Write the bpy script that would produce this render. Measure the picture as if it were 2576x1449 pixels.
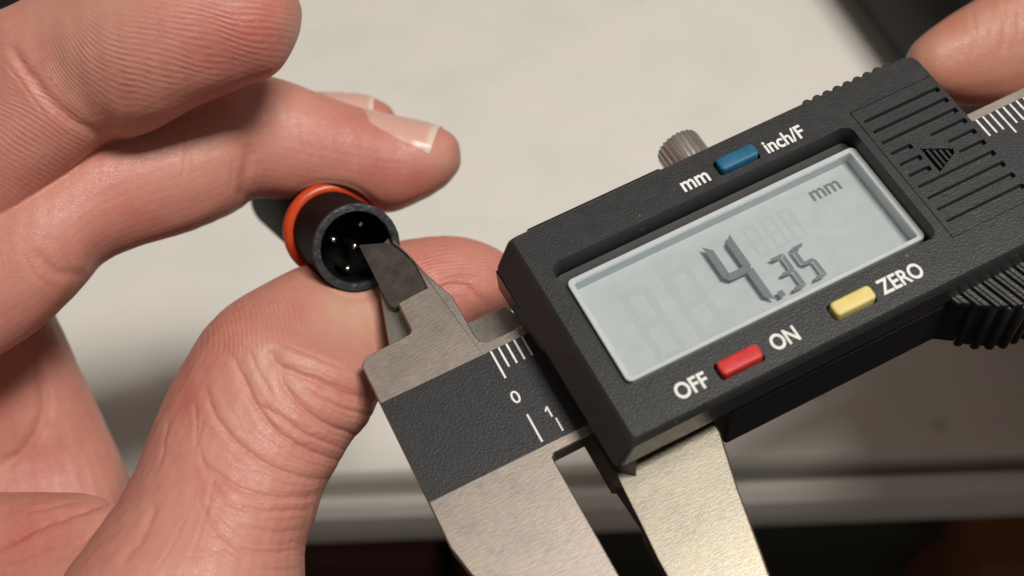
import bpy, bmesh, math, random
import numpy as np
from mathutils import Vector, Matrix
from mathutils.bvhtree import BVHTree

# ------------------------------------------------------------------ scene, camera, light (1 unit = 1 cm)
for o in list(bpy.data.objects):
    bpy.data.objects.remove(o)
scene = bpy.context.scene
COL = scene.collection
random.seed(7)
rng = np.random.RandomState(7)

PITCH = math.radians(60)
CAM_H = 24.2
CX = np.array([1.0, 0, 0])
FWD = np.array([0, math.cos(PITCH), -math.sin(PITCH)])
UP = np.array([0, math.sin(PITCH), math.cos(PITCH)])
CAM = np.array([0, 0, CAM_H])
FPX = 3400.0                       # focal length in photograph pixels (2730 wide)

cam = bpy.data.cameras.new('camera')
camo = bpy.data.objects.new('camera', cam)
COL.objects.link(camo)
camo.matrix_world = Matrix(((1, 0, 0, 0), (0, UP[1], -FWD[1], 0), (0, UP[2], -FWD[2], CAM_H), (0, 0, 0, 1)))
cam.sensor_width = 36.0
cam.lens = 36.0 * FPX / 2730.0
cam.clip_start = 0.2
cam.clip_end = 2000
cam.dof.use_dof = True
cam.dof.focus_distance = 14.9
cam.dof.aperture_fstop = 0.19
scene.camera = camo

scene.view_settings.view_transform = 'Standard'
scene.view_settings.look = 'None'
scene.view_settings.exposure = 0.0
scene.view_settings.gamma = 1.0
scene.cycles.use_denoising = True
scene.cycles.max_bounces = 8
scene.cycles.transparent_max_bounces = 8

world = bpy.data.worlds.new('World')
scene.world = world
world.use_nodes = True
bg = world.node_tree.nodes['Background']
bg.inputs[0].default_value = (1.0, 0.88, 0.76, 1)
bg.inputs[1].default_value = 0.135


def lamp(name, loc, target, sx, sy, power, colour, long_axis):
    l = bpy.data.lights.new(name, 'AREA')
    l.shape = 'RECTANGLE'
    l.size = sx
    l.size_y = sy
    l.energy = power
    l.color = colour
    o = bpy.data.objects.new(name, l)
    COL.objects.link(o)
    z = (Vector(loc) - Vector(target)).normalized()
    x = Vector(long_axis)
    x = (x - z * x.dot(z)).normalized()
    y = z.cross(x)
    m = Matrix((x, y, z)).transposed().to_4x4()
    m.translation = loc
    o.matrix_world = m
    return o


# the work lamp: a strip light above and a little beyond the hands
LDIR = np.array([0.30, 0.03, 1.0])
LT = np.array([0.0, 4.0, 11.0])
LDIR = LDIR / np.linalg.norm(LDIR)
lamp('strip_lamp', LT + LDIR * 75, LT, 28, 13, 59500, (1.0, 0.95, 0.875), (0.9, 0.43, 0))


# ------------------------------------------------------------------ helpers
def cam_pt(p):
    """camera space millimetres (x right, y down, z forward) -> world"""
    p = np.asarray(p, float)
    return CAM + (p[..., 0:1] * CX - p[..., 1:2] * UP + p[..., 2:3] * FWD) / 10.0


def ray(px, py):
    """direction through a point measured on the 2575-wide view"""
    return np.array([(px - 1287.5) / 3206.95, (py - 724.5) / 3206.95, 1.0])


def at(px, py, depth):
    return cam_pt(ray(px, py) * depth)


def on_plane(px, py, z):
    d = cam_pt(ray(px, py)) - CAM
    return CAM + d * ((z - CAM_H) / d[2])


def world_to_px(P):
    d = (P - CAM)
    z = d @ FWD
    return np.stack([1287.5 + 3206.95 * (d @ CX) / z, 724.5 - 3206.95 * (d @ UP) / z], 1)


def empty(name, matrix=None, **kw):
    o = bpy.data.objects.new(name, None)
    o.empty_display_size = 0.5
    COL.objects.link(o)
    if matrix is not None:
        o.matrix_world = matrix
    tag(o, **kw)
    return o


def tag(o, label=None, category=None, group=None, kind=None):
    if label: o['label'] = label
    if category: o['category'] = category
    if group: o['group'] = group
    if kind: o['kind'] = kind
    return o


def link_mesh(name, me, mat=None, parent=None, smooth=False):
    o = bpy.data.objects.new(name, me)
    COL.objects.link(o)
    if mat: me.materials.append(mat)
    if parent: o.parent = parent
    if smooth:
        me.polygons.foreach_set('use_smooth', [True] * len(me.polygons))
    return o


def from_bm(name, bm, mat=None, parent=None, smooth=False, angle=None):
    me = bpy.data.meshes.new(name)
    bmesh.ops.recalc_face_normals(bm, faces=bm.faces[:])
    bm.to_mesh(me)
    bm.free()
    if angle is not None:
        me.polygons.foreach_set('use_smooth', [True] * len(me.polygons))
        me.set_sharp_from_angle(angle=math.radians(angle))
        smooth = False
    return link_mesh(name, me, mat, parent, smooth)


def L(x, y, h):
    """caliper millimetres (x along the beam, y across it, h above its face) -> caliper local units"""
    return (x / 10.0, -y / 10.0, h / 10.0)


def loft(bm, rings, cap0=True, cap1=True):
    """rings: lists of 3D points with equal counts, joined side by side"""
    vs = [[bm.verts.new(p) for p in r] for r in rings]
    n = len(vs[0])
    for a, b in zip(vs[:-1], vs[1:]):
        for i in range(n):
            bm.faces.new((a[i], a[(i + 1) % n], b[(i + 1) % n], b[i]))
    if cap0: bm.faces.new(list(reversed(vs[0])))
    if cap1: bm.faces.new(vs[-1])
    return vs


def offset_poly(poly, d):
    """move every edge of a polygon inwards by d (either winding)"""
    n = len(poly)
    area = sum(poly[i][0] * poly[(i + 1) % n][1] - poly[(i + 1) % n][0] * poly[i][1] for i in range(n))
    s = 1 if area > 0 else -1
    out = []
    for i in range(n):
        p0, p1, p2 = map(np.array, (poly[i - 1], poly[i], poly[(i + 1) % n]))
        e1 = (p1 - p0) / (np.linalg.norm(p1 - p0) + 1e-9)
        e2 = (p2 - p1) / (np.linalg.norm(p2 - p1) + 1e-9)
        n1 = s * np.array([-e1[1], e1[0]])
        n2 = s * np.array([-e2[1], e2[0]])
        m = (n1 + n2)
        m = m / max(m @ m, 0.3) * 2
        out.append(tuple(p1 + m * d))
    return out


def rounded_rect(x0, y0, x1, y1, r, n=5):
    pts = []
    for cx, cy, a0 in ((x1 - r, y1 - r, 0), (x0 + r, y1 - r, 90), (x0 + r, y0 + r, 180), (x1 - r, y0 + r, 270)):
        for k in range(n + 1):
            a = math.radians(a0 + 90 * k / n)
            pts.append((cx + r * math.cos(a), cy + r * math.sin(a)))
    return pts


def round_poly(poly, radii, n=4):
    """round the corners of a polygon; radii is one number or one per corner"""
    out = []
    m = len(poly)
    for i in range(m):
        r = radii if isinstance(radii, (int, float)) else radii[i]
        p0, p1, p2 = map(np.array, (poly[i - 1], poly[i], poly[(i + 1) % m]))
        if r <= 0:
            out.append(tuple(p1)); continue
        a = (p0 - p1); b = (p2 - p1)
        la, lb = np.linalg.norm(a), np.linalg.norm(b)
        r = min(r, la * .45, lb * .45)
        A = p1 + a / la * r; B = p1 + b / lb * r
        for k in range(n + 1):
            t = k / n
            out.append(tuple((1 - t) ** 2 * A + 2 * t * (1 - t) * p1 + t * t * B))
    return out


def prism(bm, poly, h0, h1, bevel=0.0, steps=1, bottom_bevel=0.0):
    """extrude a caliper-millimetre polygon from h0 up to h1 with a rounded or chamfered upper edge"""
    rings = []
    if bottom_bevel:
        rings.append([L(x, y, h0) for x, y in offset_poly(poly, bottom_bevel)])
        rings.append([L(x, y, h0 + bottom_bevel) for x, y in poly])
    else:
        rings.append([L(x, y, h0) for x, y in poly])
    if bevel:
        for k in range(steps + 1):
            a = math.pi / 2 * k / steps
            rings.append([L(x, y, h1 - bevel + bevel * math.sin(a)) for x, y in offset_poly(poly, bevel * (1 - math.cos(a)) + 1e-5)])
    else:
        rings.append([L(x, y, h1) for x, y in poly])
    loft(bm, rings)


def boolean_cut(obj, cutter_bm):
    me = bpy.data.meshes.new('cutter')
    bmesh.ops.recalc_face_normals(cutter_bm, faces=cutter_bm.faces[:])
    cutter_bm.to_mesh(me)
    cutter_bm.free()
    c = bpy.data.objects.new('cutter', me)
    COL.objects.link(c)
    c.matrix_world = obj.matrix_world.copy()
    par = obj.parent
    obj.parent = None
    obj.matrix_world = Matrix.Identity(4)
    c.matrix_world = Matrix.Identity(4)
    mod = obj.modifiers.new('cut', 'BOOLEAN')
    mod.object = c
    mod.operation = 'DIFFERENCE'
    mod.solver = 'EXACT'
    dg = bpy.context.evaluated_depsgraph_get()
    dg.update()
    new = bpy.data.meshes.new_from_object(obj.evaluated_get(dg))
    obj.modifiers.clear()
    old = obj.data
    obj.data = new
    new.name = old.name
    obj.parent = par
    obj.matrix_parent_inverse = Matrix.Identity(4)
    obj.matrix_basis = Matrix.Identity(4)
    bpy.data.objects.remove(c)
    return obj


# ------------------------------------------------------------------ materials
def new_mat(name):
    m = bpy.data.materials.new(name)
    m.use_nodes = True
    nt = m.node_tree
    return m, nt, nt.nodes['Principled BSDF']


def N(nt, kind, **inputs):
    n = nt.nodes.new(kind)
    for k, v in inputs.items():
        n.inputs[k].default_value = v
    return n


def ramp(nt, stops):
    r = nt.nodes.new('ShaderNodeValToRGB')
    el = r.color_ramp.elements
    while len(el) < len(stops): el.new(0.5)
    for e, (p, c) in zip(el, stops):
        e.position = p
        e.color = (*c, 1) if len(c) == 3 else c
    return r


def plastic(name, colour, rough, grain=0.0, grain_scale=60.0, spec=0.5, mottled=0.0, dist=0.02, dust=0.0):
    m, nt, p = new_mat(name)
    lk = nt.links.new
    p.inputs['Base Color'].default_value = (*colour, 1)
    p.inputs['Roughness'].default_value = rough
    p.inputs['Specular IOR Level'].default_value = spec
    tc = nt.nodes.new('ShaderNodeTexCoord')
    if mottled:
        n = N(nt, 'ShaderNodeTexNoise', Scale=6.0, Detail=5.0, Roughness=0.6)
        lk(tc.outputs['Object'], n.inputs['Vector'])
        r = ramp(nt, [(0.3, tuple(c * (1 - mottled) for c in colour)), (0.7, tuple(min(1, c * (1 + mottled)) for c in colour))])
        lk(n.outputs['Fac'], r.inputs[0]); lk(r.outputs[0], p.inputs['Base Color'])
        mr = N(nt, 'ShaderNodeMapRange'); mr.inputs['To Min'].default_value = rough - .07; mr.inputs['To Max'].default_value = rough + .09
        lk(n.outputs['Fac'], mr.inputs['Value']); lk(mr.outputs[0], p.inputs['Roughness'])
    if dust:          # specks of lint and pale scuffs
        v = N(nt, 'ShaderNodeTexVoronoi', Scale=5.5)
        lk(tc.outputs['Object'], v.inputs['Vector'])
        n0 = N(nt, 'ShaderNodeTexNoise', Scale=2.2, Detail=2.0)
        lk(tc.outputs['Object'], n0.inputs['Vector'])
        lim_ = N(nt, 'ShaderNodeMapRange'); lim_.inputs['From Min'].default_value = .45; lim_.inputs['From Max'].default_value = .75
        lim_.inputs['To Min'].default_value = 0.0; lim_.inputs['To Max'].default_value = 0.11
        lk(n0.outputs['Fac'], lim_.inputs['Value'])
        lt = nt.nodes.new('ShaderNodeMath'); lt.operation = 'LESS_THAN'
        lk(v.outputs['Distance'], lt.inputs[0]); lk(lim_.outputs[0], lt.inputs[1])
        ml = nt.nodes.new('ShaderNodeMath'); ml.operation = 'MULTIPLY'; ml.inputs[1].default_value = dust * .5
        lk(lt.outputs[0], ml.inputs[0])
        mxd = nt.nodes.new('ShaderNodeMix'); mxd.data_type = 'RGBA'; mxd.inputs[7].default_value = (.42, .40, .37, 1)
        lk(ml.outputs[0], mxd.inputs[0])
        src = p.inputs['Base Color'].links[0].from_socket
        lk(src, mxd.inputs[6]); lk(mxd.outputs[2], p.inputs['Base Color'])
    if grain:
        n1 = N(nt, 'ShaderNodeTexNoise', Scale=grain_scale, Detail=2.5, Roughness=0.55)
        lk(tc.outputs['Object'], n1.inputs['Vector'])
        b = N(nt, 'ShaderNodeBump', Strength=grain, Distance=dist)
        lk(n1.outputs['Fac'], b.inputs['Height'])
        lk(b.outputs[0], p.inputs['Normal'])
    return m


def brushed(name, colour, rough, along=(1.0, 14.0, 14.0), strength=0.25):
    m, nt, p = new_mat(name)
    lk = nt.links.new
    p.inputs['Metallic'].default_value = 1.0
    tc = nt.nodes.new('ShaderNodeTexCoord')
    mp = nt.nodes.new('ShaderNodeMapping')
    mp.inputs['Scale'].default_value = along
    lk(tc.outputs['Object'], mp.inputs['Vector'])
    fine = N(nt, 'ShaderNodeTexNoise', Scale=9.0, Detail=6.0, Roughness=0.7)
    lk(mp.outputs[0], fine.inputs['Vector'])
    big = N(nt, 'ShaderNodeTexNoise', Scale=2.6, Detail=7.0, Roughness=0.68)
    lk(tc.outputs['Object'], big.inputs['Vector'])
    c = colour
    r = ramp(nt, [(0.32, (c[0] * .94, c[1] * .935, c[2] * .94)), (0.5, c), (0.66, (min(1, c[0] * 1.05), c[1] * 1.03, c[2] * 0.97))])
    lk(big.outputs['Fac'], r.inputs[0])
    mx = nt.nodes.new('ShaderNodeMix'); mx.data_type = 'RGBA'; mx.blend_type = 'MULTIPLY'
    mx.inputs[0].default_value = 1.0
    fr = ramp(nt, [(0.32, (0.78, 0.78, 0.78)), (0.62, (1, 1, 1))])
    lk(fine.outputs['Fac'], fr.inputs[0])
    lk(r.outputs[0], mx.inputs[6]); lk(fr.outputs[0], mx.inputs[7])
    lk(mx.outputs[2], p.inputs['Base Color'])
    mr = N(nt, 'ShaderNodeMapRange'); mr.inputs['To Min'].default_value = rough - .06; mr.inputs['To Max'].default_value = rough + .10
    lk(big.outputs['Fac'], mr.inputs['Value']); lk(mr.outputs[0], p.inputs['Roughness'])
    b = N(nt, 'ShaderNodeBump', Strength=strength, Distance=0.006)
    lk(fine.outputs['Fac'], b.inputs['Height']); lk(b.outputs[0], p.inputs['Normal'])
    return m


M_CASE = plastic('case_plastic', (0.022, 0.023, 0.0245), 0.42, 0.42, 40.0, 0.55, 0.12, 0.014, dust=0.5)
M_CASE_SMOOTH = plastic('case_plastic_smooth', (0.014, 0.015, 0.016), 0.30, 0.08, 26.0, 0.5, 0.1)
M_GRIP = plastic('grip_plastic', (0.045, 0.045, 0.046), 0.38, 0.5, 34.0, 0.5, 0.1, 0.012)
M_INLAY = plastic('scale_inlay', (0.024, 0.025, 0.028), 0.48, 0.5, 36.0, 0.5, 0.1, 0.014, dust=0.4)
M_PRINT = plastic('white_print', (0.80, 0.80, 0.78), 0.6, 0.3, 40.0, 0.3, 0.06)
M_STEEL = brushed('brushed_steel', (0.465, 0.405, 0.365), 0.44, (1.0, 5.0, 5.0), 0.35)
M_STEEL_WARM = brushed('ground_steel', (0.415, 0.38, 0.31), 0.38, (1.0, 7.0, 5.0), 0.35)
M_STEEL_SIDE = brushed('sawn_steel', (0.46, 0.435, 0.385), 0.36, (7.0, 0.8, 5.0), 0.8)
M_FACET = plastic('facet_oxide_jaw_shade', (0.060, 0.052, 0.046), 0.42, 0.15, 40.0, 0.5, 0.3, dust=1.0)
M_KNURL = brushed('plated_knob', (0.80, 0.78, 0.75), 0.36, (4, 4, 4), 0.1)
M_BLUE = plastic('blue_rubber', (0.016, 0.125, 0.235), 0.48, 0.25, 16.0, 0.4, 0.16)
M_RED = plastic('red_rubber', (0.56, 0.036, 0.036), 0.48, 0.25, 16.0, 0.4, 0.12)
M_YELLOW = plastic('yellow_rubber', (0.72, 0.60, 0.22), 0.48, 0.2, 16.0, 0.4, 0.10)
M_BEZEL = plastic('bezel_grey', (0.52, 0.56, 0.58), 0.40, 0.1, 20.0, 0.5, 0.05)
M_SEG = plastic('lcd_segment', (0.185, 0.205, 0.22), 0.5)
M_GHOST = plastic('lcd_unlit', (0.535, 0.545, 0.545), 0.32)
M_PLUG = plastic('plug_plastic', (0.008, 0.007, 0.007), 0.6, 0.35, 22.0, 0.06, 0.2)
M_RIM = plastic('plug_rim_worn', (0.030, 0.033, 0.037), 0.50, 0.9, 9.0, 0.5, 0.35, 0.03)
M_INSERT = plastic('plug_insert', (0.004, 0.004, 0.004), 0.7, 0, 60, 0.1)
M_ORING = plastic('orange_rubber', (0.58, 0.062, 0.014), 0.34, 0.12, 12.0, 0.5, 0.14)
M_BLACK = plastic('black_cover', (0.010, 0.009, 0.009), 0.5, 0.3, 3.0, 0.2, 0.2)


def lcd_mat():
    m, nt, p = new_mat('lcd_backing')
    lk = nt.links.new
    tc = nt.nodes.new('ShaderNodeTexCoord')
    n = N(nt, 'ShaderNodeTexNoise', Scale=5.0, Detail=8.0, Roughness=0.72)
    lk(tc.outputs['Object'], n.inputs['Vector'])
    r = ramp(nt, [(0.3, (0.53, 0.54, 0.535)), (0.7, (0.61, 0.615, 0.60))])
    lk(n.outputs['Fac'], r.inputs[0]); lk(r.outputs[0], p.inputs['Base Color'])
    p.inputs['Roughness'].default_value = 0.32
    p.inputs['Specular IOR Level'].default_value = 0.6
    b = N(nt, 'ShaderNodeBump', Strength=0.12, Distance=0.01)
    lk(n.outputs['Fac'], b.inputs['Height']); lk(b.outputs[0], p.inputs['Normal'])
    return m


def glass_mat():
    m = bpy.data.materials.new('clear_window')
    m.use_nodes = True
    nt = m.node_tree
    nt.nodes.clear()
    out = nt.nodes.new('ShaderNodeOutputMaterial')
    t = nt.nodes.new('ShaderNodeBsdfTransparent')
    t.inputs[0].default_value = (0.93, 0.95, 0.96, 1)
    g = nt.nodes.new('ShaderNodeBsdfGlossy')
    g.inputs['Roughness'].default_value = 0.30
    f = nt.nodes.new('ShaderNodeFresnel'); f.inputs[0].default_value = 1.45
    mx = nt.nodes.new('ShaderNodeMixShader')
    nt.links.new(f.outputs[0], mx.inputs[0]); nt.links.new(t.outputs[0], mx.inputs[1]); nt.links.new(g.outputs[0], mx.inputs[2])
    nt.links.new(mx.outputs[0], out.inputs[0])
    return m


M_LCD = lcd_mat()
M_GLASS = glass_mat()


def skin_mat(name, base, deep):
    """skin: colour from the 'tone' attribute (blush +, pallor -), fine creases and finger ridges as relief"""
    m, nt, p = new_mat(name)
    lk = nt.links.new
    tc = nt.nodes.new('ShaderNodeTexCoord')
    at_t = nt.nodes.new('ShaderNodeAttribute'); at_t.attribute_name = 'tone'
    n1 = N(nt, 'ShaderNodeTexNoise', Scale=1.6, Detail=6.0, Roughness=0.62)
    lk(tc.outputs['Object'], n1.inputs['Vector'])
    s1 = nt.nodes.new('ShaderNodeMath'); s1.operation = 'MULTIPLY_ADD'; s1.inputs[1].default_value = 0.62; s1.inputs[2].default_value = -0.31
    lk(n1.outputs['Fac'], s1.inputs[0])
    n2 = N(nt, 'ShaderNodeTexNoise', Scale=14.0, Detail=4.0, Roughness=0.6)
    lk(tc.outputs['Object'], n2.inputs['Vector'])
    s2 = nt.nodes.new('ShaderNodeMath'); s2.operation = 'MULTIPLY_ADD'; s2.inputs[1].default_value = 0.36; s2.inputs[2].default_value = -0.18
    lk(n2.outputs['Fac'], s2.inputs[0])
    a1 = nt.nodes.new('ShaderNodeMath'); a1.operation = 'ADD'; lk(s1.outputs[0], a1.inputs[0]); lk(s2.outputs[0], a1.inputs[1])
    a2 = nt.nodes.new('ShaderNodeMath'); a2.operation = 'ADD'; lk(a1.outputs[0], a2.inputs[0]); lk(at_t.outputs['Fac'], a2.inputs[1])
    b = base
    r = ramp(nt, [(0.0, (b[0] * 1.02, b[1] * 1.32, b[2] * 1.22)), (0.42, b), (0.72, (b[0] * .93, b[1] * .70, b[2] * .70)), (1.0, deep)])
    lk(a2.outputs[0], r.inputs[0])
    lk(r.outputs[0], p.inputs['Base Color'])
    p.inputs['Roughness'].default_value = 0.50
    p.inputs['Specular IOR Level'].default_value = 0.5
    p.inputs['Subsurface Weight'].default_value = 0.22
    p.inputs['Subsurface Radius'].default_value = (0.30, 0.10, 0.05)
    p.inputs['Subsurface Scale'].default_value = 0.35
    # finger ridges
    ph = nt.nodes.new('ShaderNodeAttribute'); ph.attribute_name = 'ridge'
    mk = nt.nodes.new('ShaderNodeAttribute'); mk.attribute_name = 'ridge_mask'
    sn = nt.nodes.new('ShaderNodeMath'); sn.operation = 'SINE'; lk(ph.outputs['Fac'], sn.inputs[0])
    brk = N(nt, 'ShaderNodeTexNoise', Scale=4.5, Detail=3.0, Roughness=0.6)
    lk(tc.outputs['Object'], brk.inputs['Vector'])
    bm_ = N(nt, 'ShaderNodeMapRange'); bm_.inputs['From Min'].default_value = 0.30; bm_.inputs['From Max'].default_value = 0.62
    lk(brk.outputs['Fac'], bm_.inputs['Value'])
    m1 = nt.nodes.new('ShaderNodeMath'); m1.operation = 'MULTIPLY'; lk(sn.outputs[0], m1.inputs[0]); lk(mk.outputs['Fac'], m1.inputs[1])
    m2 = nt.nodes.new('ShaderNodeMath'); m2.operation = 'MULTIPLY'; lk(m1.outputs[0], m2.inputs[0]); lk(bm_.outputs[0], m2.inputs[1])
    bp1 = N(nt, 'ShaderNodeBump', Strength=0.5, Distance=0.005)
    lk(m2.outputs[0], bp1.inputs['Height'])
    a3 = nt.nodes.new('ShaderNodeMath'); a3.operation = 'MULTIPLY_ADD'; a3.inputs[1].default_value = -0.13
    lk(m2.outputs[0], a3.inputs[0]); lk(a2.outputs[0], a3.inputs[2]); lk(a3.outputs[0], r.inputs[0])
    rr_ = N(nt, 'ShaderNodeMapRange'); rr_.inputs['To Min'].default_value = 0.32; rr_.inputs['To Max'].default_value = 0.58
    lk(n2.outputs['Fac'], rr_.inputs['Value']); lk(rr_.outputs[0], p.inputs['Roughness'])
    # fine skin grain: cells and short lines
    v = N(nt, 'ShaderNodeTexVoronoi', Scale=26.0)
    v.feature = 'DISTANCE_TO_EDGE'
    nd = N(nt, 'ShaderNodeTexNoise', Scale=5.0, Detail=3.0)
    lk(tc.outputs['Object'], nd.inputs['Vector'])
    vm = nt.nodes.new('ShaderNodeVectorMath'); vm.operation = 'MULTIPLY_ADD'; vm.inputs[1].default_value = (.16, .16, .16)
    lk(nd.outputs['Color'], vm.inputs[0]); lk(tc.outputs['Object'], vm.inputs[2])
    lk(vm.outputs[0], v.inputs['Vector'])
    vr = N(nt, 'ShaderNodeMapRange'); vr.inputs['From Max'].default_value = 0.12
    lk(v.outputs['Distance'], vr.inputs['Value'])
    bp2 = N(nt, 'ShaderNodeBump', Strength=0.26, Distance=0.008)
    lk(vr.outputs[0], bp2.inputs['Height']); lk(bp1.outputs[0], bp2.inputs['Normal'])
    n3 = N(nt, 'ShaderNodeTexNoise', Scale=34.0, Detail=4.0, Roughness=0.65)
    lk(tc.outputs['Object'], n3.inputs['Vector'])
    bp3 = N(nt, 'ShaderNodeBump', Strength=0.36, Distance=0.009)
    lk(n3.outputs['Fac'], bp3.inputs['Height']); lk(bp2.outputs[0], bp3.inputs['Normal'])
    lk(bp3.outputs[0], p.inputs['Normal'])
    return m


M_SKIN = skin_mat('skin', (0.560, 0.240, 0.188), (0.42, 0.085, 0.072))
M_SKIN2 = skin_mat('skin_tan', (0.50, 0.215, 0.150), (0.40, 0.09, 0.065))


def nail_mat():
    m, nt, p = new_mat('nail')
    lk = nt.links.new
    a = nt.nodes.new('ShaderNodeAttribute'); a.attribute_name = 'free_edge'
    r = ramp(nt, [(0.84, (0.66, 0.385, 0.325)), (0.93, (0.70, 0.58, 0.48))])
    lk(a.outputs['Fac'], r.inputs[0]); lk(r.outputs[0], p.inputs['Base Color'])
    p.inputs['Roughness'].default_value = 0.32
    p.inputs['Subsurface Weight'].default_value = 0.2
    p.inputs['Subsurface Radius'].default_value = (0.2, 0.1, 0.06)
    p.inputs['Subsurface Scale'].default_value = 0.2
    tc = nt.nodes.new('ShaderNodeTexCoord')
    n = N(nt, 'ShaderNodeTexNoise', Scale=8.0, Detail=4.0)
    lk(tc.outputs['Object'], n.inputs['Vector'])
    b = N(nt, 'ShaderNodeBump', Strength=0.1, Distance=0.01)
    lk(n.outputs['Fac'], b.inputs['Height']); lk(b.outputs[0], p.inputs['Normal'])
    return m


M_NAIL = nail_mat()


def table_mat():
    m, nt, p = new_mat('worn_white_paint')
    lk = nt.links.new
    tc = nt.nodes.new('ShaderNodeTexCoord')
    mp = nt.nodes.new('ShaderNodeMapping'); mp.inputs['Scale'].default_value = (0.55, 0.8, 1)
    lk(tc.outputs['Object'], mp.inputs['Vector'])
    n = N(nt, 'ShaderNodeTexNoise', Scale=0.8, Detail=7.0, Roughness=0.62)
    lk(mp.outputs[0], n.inputs['Vector'])
    r = ramp(nt, [(0.30, (0.69, 0.70, 0.64)), (0.5, (0.745, 0.73, 0.68)), (0.70, (0.77, 0.735, 0.70))])
    lk(n.outputs['Fac'], r.inputs[0])
    v = N(nt, 'ShaderNodeTexVoronoi', Scale=0.42, Randomness=1.0)
    lk(tc.outputs['Object'], v.inputs['Vector'])
    vr = ramp(nt, [(0.035, (0.62, 0.57, 0.50)), (0.10, (1, 1, 1))])
    lk(v.outputs['Distance'], vr.inputs[0])
    mx = nt.nodes.new('ShaderNodeMix'); mx.data_type = 'RGBA'; mx.blend_type = 'MULTIPLY'; mx.inputs[0].default_value = 0.55
    lk(r.outputs[0], mx.inputs[6]); lk(vr.outputs[0], mx.inputs[7])
    lk(mx.outputs[2], p.inputs['Base Color'])
    p.inputs['Roughness'].default_value = 0.48
    b = N(nt, 'ShaderNodeBump', Strength=0.15, Distance=0.02)
    lk(n.outputs['Fac'], b.inputs['Height']); lk(b.outputs[0], p.inputs['Normal'])
    return m


def mottled(name, c0, c1, scale, rough):
    m, nt, p = new_mat(name)
    lk = nt.links.new
    tc = nt.nodes.new('ShaderNodeTexCoord')
    n = N(nt, 'ShaderNodeTexNoise', Scale=scale, Detail=5.0, Roughness=0.6)
    lk(tc.outputs['Object'], n.inputs['Vector'])
    r = ramp(nt, [(0.3, c0), (0.7, c1)])
    lk(n.outputs['Fac'], r.inputs[0]); lk(r.outputs[0], p.inputs['Base Color'])
    p.inputs['Roughness'].default_value = rough
    return m


M_TABLE = table_mat()
M_FLOOR = mottled('dark_floor', (0.030, 0.022, 0.018), (0.055, 0.04, 0.032), 0.05, 0.6)

# ------------------------------------------------------------------ the setting: table, floor
TROT = math.radians(-2.3)
EDGE_Y = on_plane(1800, 1322, 0.0)[1]
tab = empty('table', Matrix.Translation((2.0, EDGE_Y, 0)) @ Matrix.Rotation(-TROT, 4, 'Z'),
            label='off-white painted table top with a moulded front edge, under the hands', category='table')


def swept_profile(name, prof, x0, x1, mat, parent):
    bm = bmesh.new()
    loft(bm, [[(x0, y, z) for y, z in prof], [(x1, y, z) for y, z in prof]])
    return from_bm(name, bm, mat, parent, angle=35)


top_prof = [(90, 0), (90, -2.2), (1.5, -2.2), (1.26, -1.2), (1.25, -.5), (1.27, -.16), (1.36, -.04), (1.55, 0.0)]
swept_profile('table_top', top_prof, -110, 110, M_TABLE, tab)
# the moulding below the groove stands a little forward
low_prof = [(0.98, -.9), (0.96, -.36), (0.90, -.26), (0.70, -.26), (0.50, -.42), (0.42, -.80), (0.40, -1.1), (0.43, -1.6), (0.6, -2.0), (1.24, -2.19), (1.24, -1.2)]
swept_profile('edge_moulding', low_prof, -110, 110, M_TABLE, tab)

bm = bmesh.new()
bmesh.ops.create_grid(bm, x_segments=2, y_segments=2, size=400)
fl = from_bm('floor', bm, M_FLOOR)
fl.location = (0, 100, -72)
tag(fl, kind='structure')


def soft_box(name, w, d, h, r, mat, parent, loc=(0, 0, 0), rot=0.0):
    bm = bmesh.new()
    bmesh.ops.create_cube(bm, size=1.0)
    bmesh.ops.scale(bm, vec=(w, d, h), verts=bm.verts[:])
    bmesh.ops.translate(bm, vec=(0, 0, h / 2), verts=bm.verts[:])
    bmesh.ops.bevel(bm, geom=bm.edges[:], offset=r, segments=3, affect='EDGES', profile=0.5)
    o = from_bm(name, bm, mat, parent, angle=40)
    o.location = loc
    o.rotation_euler[2] = rot
    return o


def floor_box(name, part, px0, px1, z_top, y, mat, label, cat, depth=22):
    d0 = cam_pt(ray(px0, 1420)) - CAM
    d1 = cam_pt(ray(px1, 1420)) - CAM
    t = (y - CAM[1]) / d0[1]
    x0, x1 = (CAM + d0 * t)[0], (CAM + d1 * t)[0]
    e = empty(name, Matrix.Translation(((x0 + x1) / 2, y + depth / 2, -72)), label=label, category=cat)
    soft_box(part[0], abs(x1 - x0), depth, z_top, 1.2, mat, e)
    lid = soft_box(part[1], abs(x1 - x0) + 1.0, depth + 1.0, 2.2, 0.6, mat, e, (0, 0, z_top + 0.02))
    return e


floor_box('storage_box', ('box_body', 'box_lid'), 520, 1075, 26, 22.5, mottled('maroon_card', (0.060, 0.016, 0.016), (0.10, 0.03, 0.028), .2, .7),
          'blurred dark maroon box on the floor under the table edge', 'box')
floor_box('storage_box', ('box_body', 'box_lid'), 1130, 2330, 22, 25.5, mottled('green_card', (0.026, 0.028, 0.018), (0.045, 0.044, 0.03), .2, .7),
          'blurred wide blackish green box on the floor under the table', 'box')
floor_box('storage_box', ('box_body', 'box_lid'), 2480, 3100, 27, 21.5, mottled('brown_card', (0.16, 0.055, 0.016), (0.24, 0.09, 0.03), .2, .7),
          'blurred orange-brown box on the floor at the lower right corner', 'box')
e = empty('floor_post', Matrix.Translation((on_plane(2420, 1420, -60)[0], 26.0, -72)), label='blurred pale square post standing beside the orange-brown box', category='post')
soft_box('post', 2.2, 2.2, 69.7, 0.3, mottled('dull_wood', (0.16, 0.13, 0.10), (0.2, 0.165, 0.13), .3, .6), e)
soft_box('post_foot', 3.2, 3.2, 1.4, 0.3, M_BLACK, e, (0, 0, 0.0))

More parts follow.
